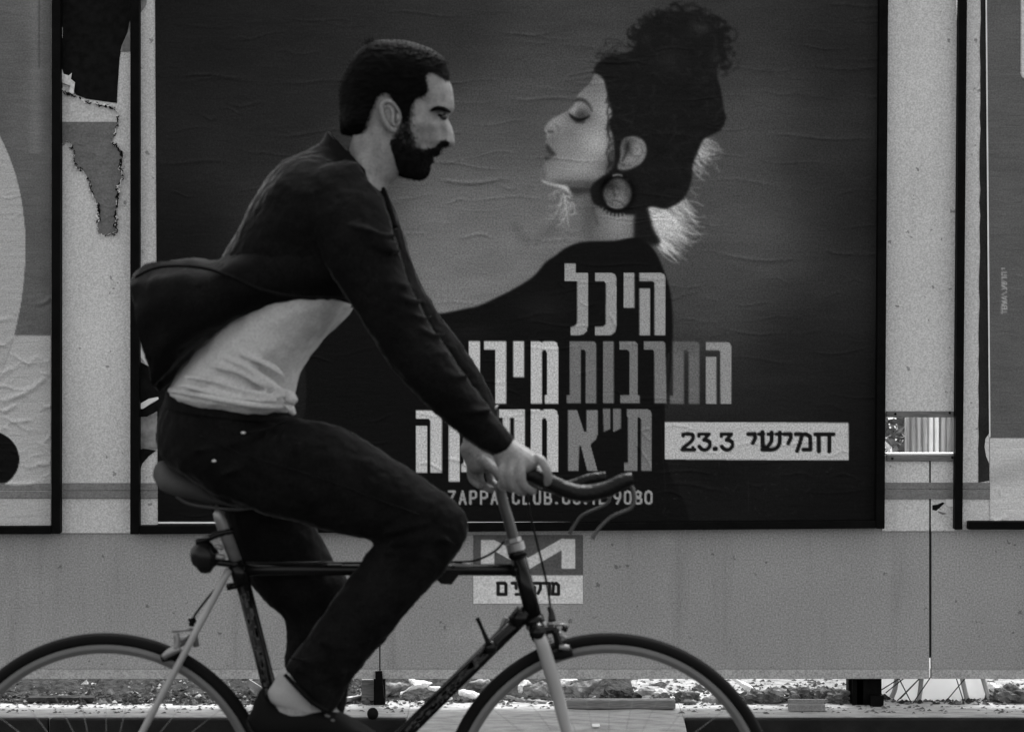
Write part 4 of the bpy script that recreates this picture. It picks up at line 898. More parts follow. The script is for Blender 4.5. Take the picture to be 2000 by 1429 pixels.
# headset and stem
each('headset', [ptube([(1005, 1060), (1010, 1078)], YB, .019, n=18), ptube([(1002, 1050), (1004, 1058)], YB, .016, n=6), ptube([(1046, 1217), (1048, 1224)], YB, .021, n=18)], M['silver'], bike, False)
pt('stem', [(1004, 1056), (994, 1018), (984, 985), (978, 955), (986, 940)], [YB]*5, [.0115, .0112, .0108, .0110, .013], M['steel'], sm_=4)
hb = obj('handlebar', ptube([(1000, 930), (986, 944), (984, 945), (984, 945), (986, 944), (1000, 930)], [YB-.205, YB-.19, YB-.05, YB+.05, YB+.19, YB+.205], .0135, n=14, sm=6), M['silver'], bike, True)
near = [(990, 940), (1012, 925), (1040, 926), (1071, 940), (1109, 957), (1143, 963), (1185, 955), (1216, 940), (1236, 934)]
far = [(990, 940), (1000, 935), (1040, 940), (1090, 952), (1120, 948), (1150, 936), (1184, 930)]
pt('bar_tape', near, [YB-.17]+[YB-.2]*8, [.0145, .015, .0155, .0160, .0165, .0165, .0160, .0150, .0125], M['tape'], sm_=5)
pt('bar_tape', far, [YB+.17]+[YB+.2]*6, [.0145]*5+[.0130, .0110], M['tape'], sm_=5)
pt('brake_lever', [(1228, 942), (1238, 962), (1234, 990), (1194, 1009), (1166, 1036), (1157, 1052)], YB-.2, [.005, .0042, .0036, .0032, .0034, .0042], M['steel'], sm_=5)
pt('brake_lever', [(1176, 938), (1188, 958), (1186, 982), (1140, 1004), (1124, 1022), (1112, 1042)], YB+.2, [.005, .0042, .0036, .0032, .0034, .0042], M['steel'], sm_=5)
pt('front_brake_cable', [(1028, 955), (1034, 1000), (1042, 1032), (1060, 1104), (1070, 1150), (1075, 1186)], [YB-.12, YB-.1, YB-.08, YB-.03, YB-.02, YB-.02], .0024, M['cable'], sm_=6, n=8)
pt('rear_brake_cable', [(985, 1056), (966, 1076), (928, 1094), (882, 1097), (800, 1098), (480, 1099)], [YB-.02]*3+[YB-.01]*3, .0024, M['cable'], sm_=6, n=8)
pt('rear_brake_cable', [(462, 1108), (437, 1132), (405, 1168), (381, 1200), (377, 1212)], YB-.005, .0024, M['cable'], sm_=6, n=8)
obj('tube_clamp', join(prism([(838, 1118), (850, 1130), (862, 1140), (882, 1141), (892, 1128), (902, 1116)], YB-.02, .04)), M['frame'], bike)
each('cable_stop', [ptube([(888, 1103), (918, 1103)], YB-.01, .005, n=10), ptube([(640, 1100), (668, 1100)], YB-.008, .004, n=10)], M['silver'], bike)
pt('shift_lever', [(932, 1206), (942, 1228), (955, 1258)], YB-.03, [.0045, .0038, .0055], M['rubber'], sm_=4); pt('shift_lever', [(990, 1206), (984, 1212), (980, 1228)], YB+.03, [.005, .0045, .0055], M['silver'], sm_=4)
obj('lever_boss', ball(P(958, 1264, YB-.02), .014, 14, 10, (1, .8, 1)), M['frame'], bike, True)
def caliper(name, parts, pad, **k):
    b = obj(name, parts[1], M['silver'], bike, True); [obj('brake_piece', q, M['silver'], b, True) for i, q in enumerate(parts) if i != 1]; obj('brake_pad', pad, M['rubber'], b, True); return b
caliper('rear_brake', [ptube([(336, 1232), (375, 1228)], YB-.03, [.003, .0035], n=8), ptube([(343, 1236), (346, 1252), (344, 1266)], YB-.034, [.0060, .0065, .0070], n=10, sm=3), ptube([(318, 1283), (334, 1272), (352, 1266)], YB-.034, [.006, .0085, .006], n=10, sm=3),
                       ptube([(376, 1226), (380, 1244), (384, 1262)], YB, [.008, .007, .006], n=10), ptube([(345, 1250), (380, 1243)], [YB-.03, YB], .006, n=8), ptube([(343, 1266), (330, 1278)], YB+.034, .007, n=8), ptube([(380, 1243), (343, 1262)], [YB, YB+.034], .006, n=8)],
        ptube([(316, 1286), (334, 1279), (356, 1275)], YB-.020, [.007, .0095, .0075], n=10, sm=3))
obj('cable_barrel', join(ptube([(376, 1206), (374, 1222)], YB-.005, [.0075, .0055], n=10), ptube([(368, 1208), (384, 1212)], YB-.005, .004, n=8)), M['frame'], bike)
caliper('front_brake', [ptube([(1085, 1219), (1107, 1219)], YB-.03, [.0030, .0025], n=8), ptube([(1090, 1236), (1098, 1241), (1106, 1246)], YB-.03, [.005, .0055, .004], n=10, sm=3), ptube([(1088, 1247), (1102, 1247)], YB-.03, .004, n=8), ptube([(1050, 1250), (1062, 1252), (1078, 1248)], YB-.03, [.004, .0055, .005], n=10, sm=3),
                        ptube([(1070, 1214), (1082, 1220)], YB-.02, [.006, .005], n=8), ptube([(1092, 1262), (1112, 1264)], YB-.034, [.0065, .0055], n=8), ptube([(1104, 1250), (1100, 1262)], YB+.034, .007, n=8)],
        ptube([(1078, 1279), (1096, 1276), (1118, 1272)], YB-.020, [.0085, .0115, .0090], n=10, sm=3))
each('brake_arm', [ptube([(1034, 1236), (1060, 1231), (1088, 1228)], YB-.026, [.008, .0095, .008], n=10, sm=3), ptube([(1084, 1228), (1090, 1250), (1096, 1268)], YB-.03, [.0080, .0085, .008], n=10, sm=3), ptube([(1072, 1184), (1077, 1196), (1078, 1212)], YB-.02, [.0045, .006, .0085], n=10, sm=3), ptube([(1098, 1224), (1108, 1229)], YB-.034, .0065, n=10)], M['frame'], bike, True)
# saddle, seat post, lamp
sdl = obj('saddle', loft([(316, 900, 303, 938, .035, YB), (333, 903, 318, 956, .062, YB), (356, 912, 348, 967, .074, YB), (392, 926, 386, 974, .066, YB), (440, 944, 436, 986, .040, YB), (500, 952, 498, 988, .024, YB), (575, 954, 575, 984, .018, YB)], 28, 6, 2.3), M['saddle'], bike, True)
for s_ in (-1, 1): pt('saddle_rail', [(345, 968), (366, 982), (410, 990), (470, 994), (520, 984)], YB+s_*.022, .0034, M['steel'], n=8, sm_=5, parent=sdl)
pt('seat_post', [(424, 985), (430, 1012), (462, 1100)], YB, [.0120, .0125, .0132], M['silver'], n=16)
obj('post_clamp', join(ptube([(414, 992), (438, 986)], YB, .012, n=12)), M['frame'], bike, True)
lampo = obj('rear_lamp', join(loft([(378, 1066, 384, 1108, .02, YB), (390, 1056, 394, 1118, .028, YB), (408, 1056, 410, 1118, .028, YB), (420, 1070, 420, 1106, .020, YB)], 20, 4, 2.4)), M['lamp'], bike, True)
each('lamp_bracket', [ptube([(382, 1058), (404, 1052), (428, 1042), (456, 1036)], YB-.01, [.005, .0065, .0065, .006], n=10, sm=3), ptube([(418, 1097), (462, 1102)], YB-.01, .0072, n=10)], M['frame'], lampo, True)
each('lamp_screw', [ptube([(384, 1050), (408, 1048)], YB-.018, .0022, n=8), ptube([(422, 1086), (440, 1088)], YB-.016, .006, n=10), ptube([(422, 1066), (436, 1070)], YB-.014, .005, n=10)], M['silver'], lampo, True)
# drivetrain below the picture
cr_ = P(*BB, YB)
o = obj('chainring', revolve([(.098, -.0015), (.104, 0), (.098, .0015), (.075, .0015), (.075, -.0015)], 72), M['silver'], bike); o.location = cr_+Vector((0, -.045, 0))
obj('crank_arm', join(tube([cr_+Vector((0, -.055, 0)), P(640, 1462, YB-.065)], [.013, .010], 12), *[tube([cr_+Vector((0, -.047, 0)), cr_+Vector((.09*math.cos(a), -.046, .09*math.sin(a)))], .006, 8) for a in np.linspace(.3, 6.58, 6)[:-1]]), M['silver'], bike, True)
obj('crank_arm', tube([cr_+Vector((0, .055, 0)), P(556, 1784, YB+.065)], [.013, .010], 12), M['silver'], bike, True)
obj('bottom_bracket', tube([cr_+Vector((0, -.06, 0)), cr_+Vector((0, .06, 0))], .02, 16), M['frame'], bike, True)
for (px, py, y) in ((640, 1462, YB-.115), (556, 1784, YB+.115)):
    c = P(px, py, y); bevel(obj('pedal', join(box(c.x-.045, c.x+.045, c.y-.04, c.y+.04, c.z-.010, c.z+.008), tube([c, c+Vector((0, .05 if y < YB else -.05, 0))], .006, 8)), M['silver'], bike), .003)
ra = P(*AR, YB)
o = obj('sprocket', revolve([(.03, -.002), (.04, 0), (.03, .018), (.015, .018), (.015, -.002)], 40), M['silver'], bike); o.location = ra+Vector((0, -.047, 0))
obj('chain', join(tube([cr_+Vector((0, -.045, .102)), ra+Vector((0, -.045, .036))], .004, 6), tube([cr_+Vector((0, -.045, -.102)), ra+Vector((.02, -.045, -.11)), ra+Vector((0, -.045, -.036))], .004, 6)), M['chrome'], bike, True)
pt('derailleur', [(205, 1570), (215, 1625), (225, 1672)], YB-.05, .010, M['silver'])

# ================================================================== RIDER
man = empty('person', P(430, 900, YB), label='bearded man in dark open jacket, white tee and dark jeans riding past on the bicycle', cat='person')
hc = lambda pts: [(560+x/3.5725, 40+y/3.5725) for x, y in pts]
def poisson(outline, step=2.0, iters=1400):
    p = np.array(outline); x0, y0 = p.min(0)-6; x1, y1 = p.max(0)+6
    gx = np.arange(x0, x1, step); gy = np.arange(y0, y1, step); XX, YY = np.meshgrid(gx, gy)
    m = inpoly(XX, YY, p).astype(float); f = np.zeros_like(XX)
    for _ in range(iters):
        f = m*.25*(np.roll(f, 1, 0)+np.roll(f, -1, 0)+np.roll(f, 1, 1)+np.roll(f, -1, 1)+step*step)
    t = 2*np.sqrt(np.maximum(f, 0))            # in photo px
    def samp(px, py):
        fx = np.clip((px-x0)/step, 0, len(gx)-1.001); fy = np.clip((py-y0)/step, 0, len(gy)-1.001); i = fx.astype(int); j = fy.astype(int); u = fx-i; v = fy-j
        return (t[j, i]*(1-u)+t[j, i+1]*u)*(1-v)+(t[j+1, i]*(1-u)+t[j+1, i+1]*u)*v
    return samp
def polar(outline, c, nt_=260):                # star-shaped resampling about c
    p = np.array(outline); q = np.roll(p, -1, 0); out = []
    for a in np.linspace(0, 2*math.pi, nt_, endpoint=False):
        d = np.array([math.cos(a), math.sin(a)]); best = 0
        for u, v in zip(p, q):
            e = v-u; den = d[0]*e[1]-d[1]*e[0]
            if abs(den) < 1e-9: continue
            w_ = u-np.array(c); t = (w_[0]*e[1]-w_[1]*e[0])/den; s_ = (w_[0]*d[1]-w_[1]*d[0])/den
            if 0 <= s_ <= 1 and t > best: best = t
        out.append(best)
    return np.array(out)
def inflate_mesh(outline, c, tf, Yc, nr=46, keep=None, nt_=260):
    Rr = polar(outline, c, nt_); A = np.linspace(0, 2*math.pi, nt_, endpoint=False); V, F = [], []
    ss = np.sin(np.linspace(0, 1, nr)*math.pi/2)
    pos = []
    for side in (-1, 1):
        for s_ in ss:
            for a, rr_ in zip(A, Rr):
                px = c[0]+math.cos(a)*rr_*s_; py = c[1]+math.sin(a)*rr_*s_; pos.append((px, py, side, s_))
    pos = np.array(pos); t = tf(pos[:, 0], pos[:, 1]); t = np.where(pos[:, 3] > .9999, 0, t)
    for (px, py, side, s_), tt_ in zip(pos, t):
        p = P(px, py, Yc); p.y += side*tt_; V.append(p)
    kk = keep(pos[:, 0], pos[:, 1]) if keep is not None else np.ones(len(pos), bool)
    base = nr*nt_
    for sd_ in (0, 1):
        for j in range(nr-1):
            for i in range(nt_):
                a, b, c_, d = sd_*base+j*nt_+i, sd_*base+j*nt_+(i+1) % nt_, sd_*base+(j+1)*nt_+(i+1) % nt_, sd_*base+(j+1)*nt_+i
                if kk[a] or kk[c_]: F.append((a, b, c_, d) if sd_ else (d, c_, b, a))
    for i in range(nt_):                       # weld the two halves along the profile
        a = (nr-1)*nt_+i; b = (nr-1)*nt_+(i+1) % nt_
        if kk[a]: F.append((a, b, base+b, base+a))
    return V, F
def merged(o, d=.0004):
    bm = bmesh.new(); bm.from_mesh(o.data); bmesh.ops.remove_doubles(bm, verts=bm.verts, dist=d); bmesh.ops.recalc_face_normals(bm, faces=bm.faces)
    bmesh.ops.delete(bm, geom=[v for v in bm.verts if not v.link_faces], context='VERTS'); bm.to_mesh(o.data); bm.free()
    o.data.polygons.foreach_set('use_smooth', [True]*len(o.data.polygons)); return o
headline = hc([(1134, 425), (1150, 455), (1160, 500), (1166, 560), (1169, 605), (1160, 640), (1138, 662), (1124, 684), (1134, 706), (1150, 738), (1164, 785), (1171, 832), (1172, 852), (1165, 872), (1148, 885), (1124, 889), (1104, 887), (1084, 900), (1078, 922), (1062, 938), (1034, 950),
               (1022, 964), (1026, 980), (1008, 1000), (1000, 1012), (990, 1035), (992, 1062), (968, 1095), (932, 1110), (880, 1100), (800, 1082), (730, 1030), (680, 980), (620, 930), (540, 860), (470, 800), (405, 740), (385, 650), (378, 560), (382, 470), (408, 378), (450, 302), (505, 236), (570, 182), (645, 156), (760, 150), (860, 165), (955, 195), (1035, 240), (1088, 290), (1114, 350), (1124, 395)])
headline = [tuple(q) for q in cr(headline, 3, True)]
pf = poisson(headline)
KW = .74/967
def gz(px, py, x, y, sx, sy, h, rot=0):        # x, y in crop coordinates of the head close-up
    cx, cy = 560+x/3.5725, 40+y/3.5725; c, s_ = math.cos(R(rot)), math.sin(R(rot)); u, v = (px-cx)*3.5725, (py-cy)*3.5725
    return h*np.exp(-(((u*c+v*s_)/sx)**2+((-u*s_+v*c)/sy)**2))
def headt(px, py):
    b = pf(px, py); t = b*KW
    t = np.minimum(t, .080-.0*(px)); fade = np.clip(b/14, 0, 1)
    f = gz(px, py, 1068, 668, 54, 34, -.0165)+gz(px, py, 1090, 618, 60, 18, .0045)+gz(px, py, 965, 735, 70, 50, .0045)+gz(px, py, 1118, 852, 26, 24, .0062)+gz(px, py, 1088, 780, 26, 60, -.0085)
    f += gz(px, py, 1140, 790, 16, 60, -.003)+gz(px, py, 1062, 682, 22, 16, .0065)+gz(px, py, 960, 575, 60, 60, -.004)+gz(px, py, 1000, 880, 60, 30, -.003)+gz(px, py, 1010, 960, 40, 8, -.004)+gz(px, py, 1105, 886, 16, 8, -.005)
    f += gz(px, py, 880, 830, 90, 80, -.004)+gz(px, py, 700, 700, 120, 150, -.006)
    return np.maximum(t+f*fade, .0)
HC = (785, 205)
headm = inflate_mesh(headline, HC, headt, YB)
def shrink(st, k=.86):
    out = []
    for ax, ay, bx, by, hd, Y in st:
        cx, cy = (ax+bx)/2, (ay+by)/2; out.append((cx+(ax-cx)*k, cy+(ay-cy)*k, cx+(bx-cx)*k, cy+(by-cy)*k, hd*k, Y))
    return out
neck_s = [(704, 215, 800, 290, .050, YB), (690, 256, 778, 344, .053, YB), (682, 296, 758, 364, .058, YB), (680, 340, 750, 392, .075, YB)]
torso_s = [(622, 292, 728, 352, .085, YB), (575, 310, 752, 395, .155, YB), (522, 358, 756, 450, .195, YB), (478, 430, 745, 520, .195, YB), (440, 502, 705, 585, .180, YB), (405, 570, 660, 640, .170, YB), (365, 650, 612, 705, .160, YB), (332, 745, 572, 775, .160, YB), (318, 800, 580, 830, .165, YB)]
near_s = [(700, 318, 560, 372, .045, YB-.13), (752, 400, 602, 452, .062, YB-.17), (775, 470, 634, 515, .062, YB-.19), (797, 545, 682, 590, .060, YB-.20), (832, 620, 722, 655, .058, YB-.205), (872, 680, 772, 728, .056, YB-.21), (932, 762, 850, 806, .050, YB-.21), (984, 832, 920, 866, .043, YB-.205), (1003, 856, 962, 890, .036, YB-.20)]
far_s = [(728, 340, 640, 400, .045, YB+.13), (770, 402, 690, 440, .060, YB+.17), (790, 460, 715, 500, .060, YB+.19), (815, 535, 745, 565, .058, YB+.20), (852, 603, 785, 640, .056, YB+.205), (888, 655, 815, 700, .054, YB+.21), (938, 728, 880, 770, .048, YB+.21), (972, 800, 926, 836, .042, YB+.205), (972, 832, 920, 864, .035, YB+.20)]
pelvis_s = [(330, 766, 575, 806, .155, YB), (312, 812, 592, 832, .168, YB), (306, 862, 610, 870, .178, YB), (326, 900, 600, 910, .172, YB), (382, 940, 560, 955, .145, YB)]
nth = [(470, 800, 376, 918, .080, YB-.08), (578, 816, 425, 955, .092, YB-.09), (655, 831, 480, 992, .090, YB-.1), (705, 853, 580, 1020, .086, YB-.105), (765, 893, 650, 1038, .080, YB-.11), (832, 937, 712, 1052, .074, YB-.11), (880, 970, 752, 1062, .068, YB-.11), (908, 1000, 772, 1070, .062, YB-.11)]
nsh = [(893, 985, 770, 1040, .060, YB-.11), (914, 1024, 745, 1046, .066, YB-.11), (905, 1062, 722, 1072, .066, YB-.11), (864, 1120, 690, 1116, .064, YB-.11), (802, 1190, 645, 1178, .061, YB-.11), (752, 1250, 600, 1242, .057, YB-.11), (716, 1290, 560, 1296, .053, YB-.11), (690, 1324, 556, 1316, .050, YB-.11), (668, 1360, 584, 1346, .047, YB-.11), (654, 1388, 612, 1372, .040, YB-.11)]
fleg = [(470, 880, 420, 950, .085, YB+.08), (560, 930, 432, 968, .09, YB+.09), (610, 1015, 445, 1035, .088, YB+.1), (650, 1088, 468, 1100, .082, YB+.11), (690, 1150, 505, 1160, .074, YB+.11), (700, 1215, 556, 1212, .066, YB+.11), (690, 1300, 556, 1305, .062, YB+.11), (665, 1420, 550, 1420, .055, YB+.11), (630, 1560, 540, 1560, .048, YB+.11), (610, 1690, 540, 1690, .045, YB+.11)]
def hand(near_=True):
    """a hand closed over the bar: palm, four unequal bent fingers, thumb"""
    Yh = YB-.2 if near_ else YB+.2; dx, dy = (0, 0) if near_ else (-62, -6); sg = -1 if near_ else 1
    q = lambda x, y, d=0: P(x+dx, y+dy, Yh+sg*d)
    parts = [loft([(1004+dx, 858+dy, 960+dx, 886+dy, .026, Yh), (1020+dx, 868+dy, 968+dx, 905+dy, .029, Yh), (1040+dx, 880+dy, 980+dx, 928+dy, .034, Yh), (1054+dx, 893+dy, 1000+dx, 930+dy, .032, Yh)], 20, 5),
             tube([q(1046, 893, .010), q(1059, 901, .022), q(1069, 920, .026), q(1070, 938, .016), q(1066, 946, .004)], [.0092, .0094, .0088, .0082, .0066], 12, sm=5),     # index
             tube([q(1020, 898, .022), q(1018, 922, .034), q(1022, 945, .030), q(1036, 957, .012), q(1044, 959, -.004)], [.0096, .0092, .0086, .0080, .0066], 12, sm=5),    # middle
             tube([q(1000, 900, .022), q(997, 924, .034), q(1002, 948, .028), q(1016, 960, .010), q(1024, 962, -.006)], [.0094, .0090, .0084, .0078, .0064], 12, sm=5),     # ring
             tube([q(984, 902, .018), q(980, 922, .028), q(984, 942, .024), q(996, 953, .008), q(1002, 956, -.004)], [.0084, .0080, .0076, .0070, .0058], 12, sm=5),       # little
             tube([q(1000, 900, -.024), q(1022, 918, -.034), q(1044, 940, -.030), q(1058, 948, -.012)], [.0125, .0112, .0100, .0080], 12, sm=5)]                          # thumb
    return join(*parts)
body = obj('body', join(headm, loft(neck_s, 24, 5), loft(shrink(torso_s, .84), 24, 4), loft(shrink(near_s, .74), 16, 4), loft(shrink(far_s, .74), 16, 4), loft(shrink(pelvis_s, .84), 20, 4), loft(shrink(nth, .82), 16, 4), loft(shrink(nsh, .72), 16, 4), loft(shrink(fleg, .76), 16, 4),
                        loft([(985, 836, 935, 862, .03, YB-.2), (1004, 858, 962, 886, .027, YB-.2)], 16, 3), hand(True), loft([(975, 790, 905, 850, .026, YB+.2), (944, 852, 902, 878, .026, YB+.2)], 16, 3), hand(False),
                        loft([(640, 1320, 565, 1316, .035, YB-.11), (650, 1370, 540, 1365, .036, YB-.11), (700, 1430, 530, 1410, .038, YB-.11), (745, 1448, 720, 1450, .03, YB-.11)], 16, 4),
                        loft([(600, 1690, 545, 1690, .032, YB+.11), (610, 1750, 520, 1740, .036, YB+.11), (690, 1765, 660, 1775, .03, YB+.11)], 16, 4)), M['skin'], man, True)
remesh(body, .0025, 1)
# ear, eye, brows
ex, ey = hc([(705, 640)])[0]; ts = float(headt(np.array([ex]), np.array([ey]))[0])
for s_ in (-1, 1):
    yb = YB+s_*(ts+.004)
    rimp = hc([(760, 770), (790, 720), (800, 660), (782, 610), (740, 560), (700, 538), (655, 548), (632, 590), (640, 650), (665, 710), (700, 760), (740, 790), (762, 770)])
    e_ = obj('ear', join(ptube([(ex+3+(a-ex)*.76, ey+2+(b-ey)*.80) for a, b in rimp], [yb+s_*z for z in (.001, .004, .002, .003, .006, .009, .010, .010, .009, .007, .005, .003, .001)], [.0045, .004, .0036, .0036, .004, .0042, .0044, .0046, .0046, .0048, .0058, .0064, .0045], n=10, sm=4),
                         loft([(ex+7, ey-22, ex-10, ey-18, .005, yb+s_*.002), (ex+14, ey-8, ex-12, ey-4, .006, yb+s_*.002), (ex+18, ey+14, ex-5, ey+18, .006, yb), (ex+15, ey+28, ex+4, ey+32, .006, yb)], 14, 4),
                         ptube(hc([(672, 625), (690, 600), (722, 612), (742, 660), (738, 710), (752, 735)]), yb+s_*.0075, [.002, .0034, .003, .0034, .004, .003], n=8, sm=4), ptube(hc([(770, 650), (778, 680), (768, 706)]), yb+s_*.007, [.002, .0045, .002], n=8, sm=4)), M['skin'], man, True)
    V, F = [], []
    bx = hc([(1002, 634), (1030, 618), (1065, 612), (1105, 622), (1140, 640)]); tb = [float(headt(np.array([a]), np.array([b]))[0]) for a, b in bx]
    obj('eyebrow', ptube(bx, [YB+s_*(t+.0003) for t in tb], [.0015, .0038, .0048, .0046, .002], n=8, sm=5), M['hair'], man, True)  # brow thickened, adding to the imitated shade of the eye socket
    cx, cy = hc([(1076, 672)])[0]; te = float(headt(np.array([cx]), np.array([cy]))[0])
    eb = obj('eye', ball((P(cx, cy, YB).x, YB+s_*(te-.0085), P(cx, cy, YB).z), .0115, 20, 14), M['eye'], man, True)
    obj('iris', ball((P(cx+6, cy+1, YB).x, YB+s_*(te-.0005), P(cx+6, cy+1, YB).z), .0078, 12, 8), M['iris'], eb, True)  # oversized dark iris, standing in for shade in the eye socket
    lp_ = hc([(1040, 668), (1062, 652), (1092, 652), (1118, 668)]); obj('eyelid', ptube(lp_, [YB+s_*(te+.0005), YB+s_*(te+.003), YB+s_*(te+.002), YB+s_*(te-.006)], [.0014, .0028, .0028, .0014], n=8, sm=5), M['skin'], man, True)
    lp_ = hc([(1042, 674), (1070, 688), (1100, 686), (1116, 674)]); obj('eyelash', ptube(hc([(1040, 671), (1062, 664), (1092, 664), (1114, 672)]), [YB+s_*(te+.001), YB+s_*(te+.0045), YB+s_*(te+.0035), YB+s_*(te-.004)], [.0012, .0027, .0027, .001], n=6, sm=4), M['hair'], man, True)  # lashes thickened into a dark band, also imitating the socket shade
# hair cap: a slightly larger shell over the skull, kept only inside the hairline
hairout = hc([(1136, 422), (1140, 380), (1128, 330), (1104, 272), (1048, 222), (960, 178), (860, 148), (760, 134), (645, 138), (562, 166), (492, 220), (436, 292), (396, 372), (366, 470), (364, 560), (372, 650), (372, 730), (376, 790), (430, 806), (495, 808), (540, 800), (640, 900), (760, 1000), (900, 1000), (1040, 820), (1090, 700), (1120, 600), (1130, 500)])
hairout = [tuple(q) for q in cr(hairout, 3, True)]
hairmask = np.array(cr(hc([(1150, 424), (1180, 380), (1160, 240), (1000, 120), (760, 90), (500, 120), (380, 260), (320, 480), (330, 700), (345, 830), (490, 812), (530, 788), (565, 715), (595, 640), (618, 590), (632, 548), (668, 520), (722, 522), (752, 560), (778, 600), (806, 640), (820, 700), (838, 690), (862, 640), (884, 590), (915, 552), (968, 530), (986, 475), (972, 405), (1008, 370), (1062, 388), (1112, 418)]), 3, True))
ph = poisson(hairout)
r_ = np.random.default_rng(2)
def hairt(px, py):
    t = np.minimum(ph(px, py)*KW, .0805); n_ = vnoise(px/9, py/5, 3, 3)-.5
    return np.maximum(np.maximum(t, headt(px, py)+(.0035+gz(px, py, 460, 740, 110, 110, .016))*np.clip(ph(px, py)/10, 0, 1))+.004*n_*np.clip(ph(px, py)/20, 0, 1), 0)
def hk(px, py): return inpoly(px+r_.normal(0, .8, px.shape), py+r_.normal(0, .8, py.shape), hairmask)
hair = merged(obj('hair', inflate_mesh(hairout, (785, 190), hairt, YB, 60, hk, 320), M['hair'], man, True))
V, F = [], []
def tuft(a, b, w_, y, y2):
    A, B_ = P(*a, y), P(*b, y2); d = (B_-A); n_ = Vector((-d.z, 0, d.x)).normalized()*w_; m = (A+B_)/2+n_*3
    k = len(V); V.extend([A-n_, A+n_, m+n_*.7, B_, m-n_*.7]); F.append((k, k+1, k+2, k+3, k+4))
ho_ = np.array(hairout)
for _ in range(1500):                           # short strands standing off the cap
    a = r_.uniform(-math.pi*1.12, -.75); i = None; d = np.array([math.cos(a), math.sin(a)])
    rr_ = r_.uniform(.80, 1.0); sd_ = r_.choice([-1, 1])
    k_ = ho_-np.array(HC); an = np.arctan2(k_[:, 1], k_[:, 0]); aa = (a+math.pi) % (2*math.pi)-math.pi; j = np.argmin(np.abs((an-aa+math.pi) % (2*math.pi)-math.pi)); base = np.array(HC)+k_[j]*rr_
    t0_ = float(hairt(base[:1], base[1:])[0]); tang = np.array([-d[1], d[0]]); L = r_.uniform(4, 10)
    tip = base+tang*L*r_.uniform(.4, 1)+d*r_.uniform(-1, 2.6)
    tuft(base, tip, r_.uniform(.0003, .0007), YB+sd_*t0_, YB+sd_*(t0_+r_.uniform(-.002, .003)))
for _ in range(60):                             # raised wisp at the crown
    x = r_.uniform(700, 735); tuft((x, 84+(735-x)*.25), (x-r_.uniform(2, 14), 78+(735-x)*.25-r_.uniform(2, 12)), .0004, YB+r_.uniform(-.03, .03), YB+r_.uniform(-.03, .03))
obj('loose_hair', (V, F), M['hair'], hair, kind='stuff')
# beard and moustache
brdout = hc([(1066, 936), (1040, 952), (1026, 962), (1028, 980), (1010, 1004), (1000, 1030), (1000, 1062), (972, 1100), (932, 1119), (880, 1110), (800, 1094), (735, 1055), (690, 1000), (640, 960), (560, 860), (560, 760), (620, 600), (740, 500), (860, 500), (1000, 600), (1100, 700), (1150, 800), (1164, 862), (1140, 880), (1108, 884), (1084, 896)])
brdout = [tuple(q) for q in cr(brdout, 3, True)]
bmask = np.array(cr(hc([(1140, 862), (1104, 846), (1066, 858), (1040, 892), (1000, 902), (966, 925), (925, 918), (880, 905), (838, 884), (800, 850), (770, 838), (735, 846), (700, 870), (684, 900), (696, 960), (720, 1010), (745, 1060), (790, 1120), (940, 1150), (1010, 1090), (1030, 1000), (1048, 960), (1090, 930), (1092, 900), (1112, 892)]), 3, True))
stub = [(np.array(cr(hc([(812, 600), (838, 600), (856, 660), (856, 740), (874, 810), (920, 890), (980, 905), (960, 935), (760, 900), (690, 880), (730, 830), (776, 770), (800, 700), (806, 650)]), 3, True)), 2600)]
pb = poisson(brdout)
def brt(px, py):
    n_ = vnoise(px/4, py/4, 5, 3)-.3; ins = np.clip((pb(px, py))/8, 0, 1)
    return np.maximum(np.minimum(pb(px, py)*KW, .08), headt(px, py)*1.0+.0022+.0035*n_*ins)*np.clip(pb(px, py)/3, 0, 1)
def bk(px, py): return inpoly(px+r_.normal(0, 1.0, px.shape), py+r_.normal(0, 1.0, py.shape), bmask)
def brt2(px, py):
    base = headt(px, py); t = np.where(base > 0, base+.0015+.0035*(vnoise(px/4, py/4, 5, 3)-.2), pb(px, py)*KW)
    return np.where(pb(px, py) > 0, np.maximum(t, pb(px, py)*KW*.6), 0)
beard = merged(obj('beard', inflate_mesh(brdout, (880, 275) if False else (800, 255), brt2, YB, 56, bk, 300), M['beard'], man, True))
V, F = [], []
bm_pts = hc([(1000, 1012), (1002, 1050), (975, 1095), (932, 1115), (880, 1106), (800, 1090), (735, 1050)])
for _ in range(700):
    i = r_.integers(0, len(bm_pts)-1); t = r_.random(); b_ = np.array(bm_pts[i])*(1-t)+np.array(bm_pts[i+1])*t+np.array([r_.uniform(-12, 0), r_.uniform(-12, 0)])
    t0_ = float(headt(b_[:1], b_[1:])[0]); sd_ = r_.choice([-1, 1]); tuft(b_, b_+np.array([r_.uniform(-3, 3), r_.uniform(2, 6)]), .0004, YB+sd_*t0_, YB+sd_*max(0, t0_-.004))
def strew(poly, n, w_, L, jit, grow=.0012):
    lo, hi = poly.min(0)-jit, poly.max(0)+jit; q = r_.uniform(lo, hi, (n*5, 2)); q2 = q+r_.normal(0, jit*.5, q.shape); q = q[inpoly(q2[:, 0], q2[:, 1], poly)][:n]; q = q[inpoly(q[:, 0], q[:, 1], np.array(headline))]
    t = headt(q[:, 0], q[:, 1]); e = q+np.stack([r_.normal(1, 1.2, len(q)), r_.uniform(.5, 1, len(q))*L], -1); t2 = headt(e[:, 0], e[:, 1])
    for a, b, ta, tb in zip(q, e, t, t2):
        for sd_ in (-1, 1): tuft(a, b, w_*r_.uniform(.6, 1.2), YB+sd_*(ta+.0002), YB+sd_*(tb+grow))
strew(stub[0][0], 2600, .00045, 4.5, 7); strew(stub[0][0], 500, .0004, 4, 16); strew(bmask, 2600, .0004, 5, 6, .005)
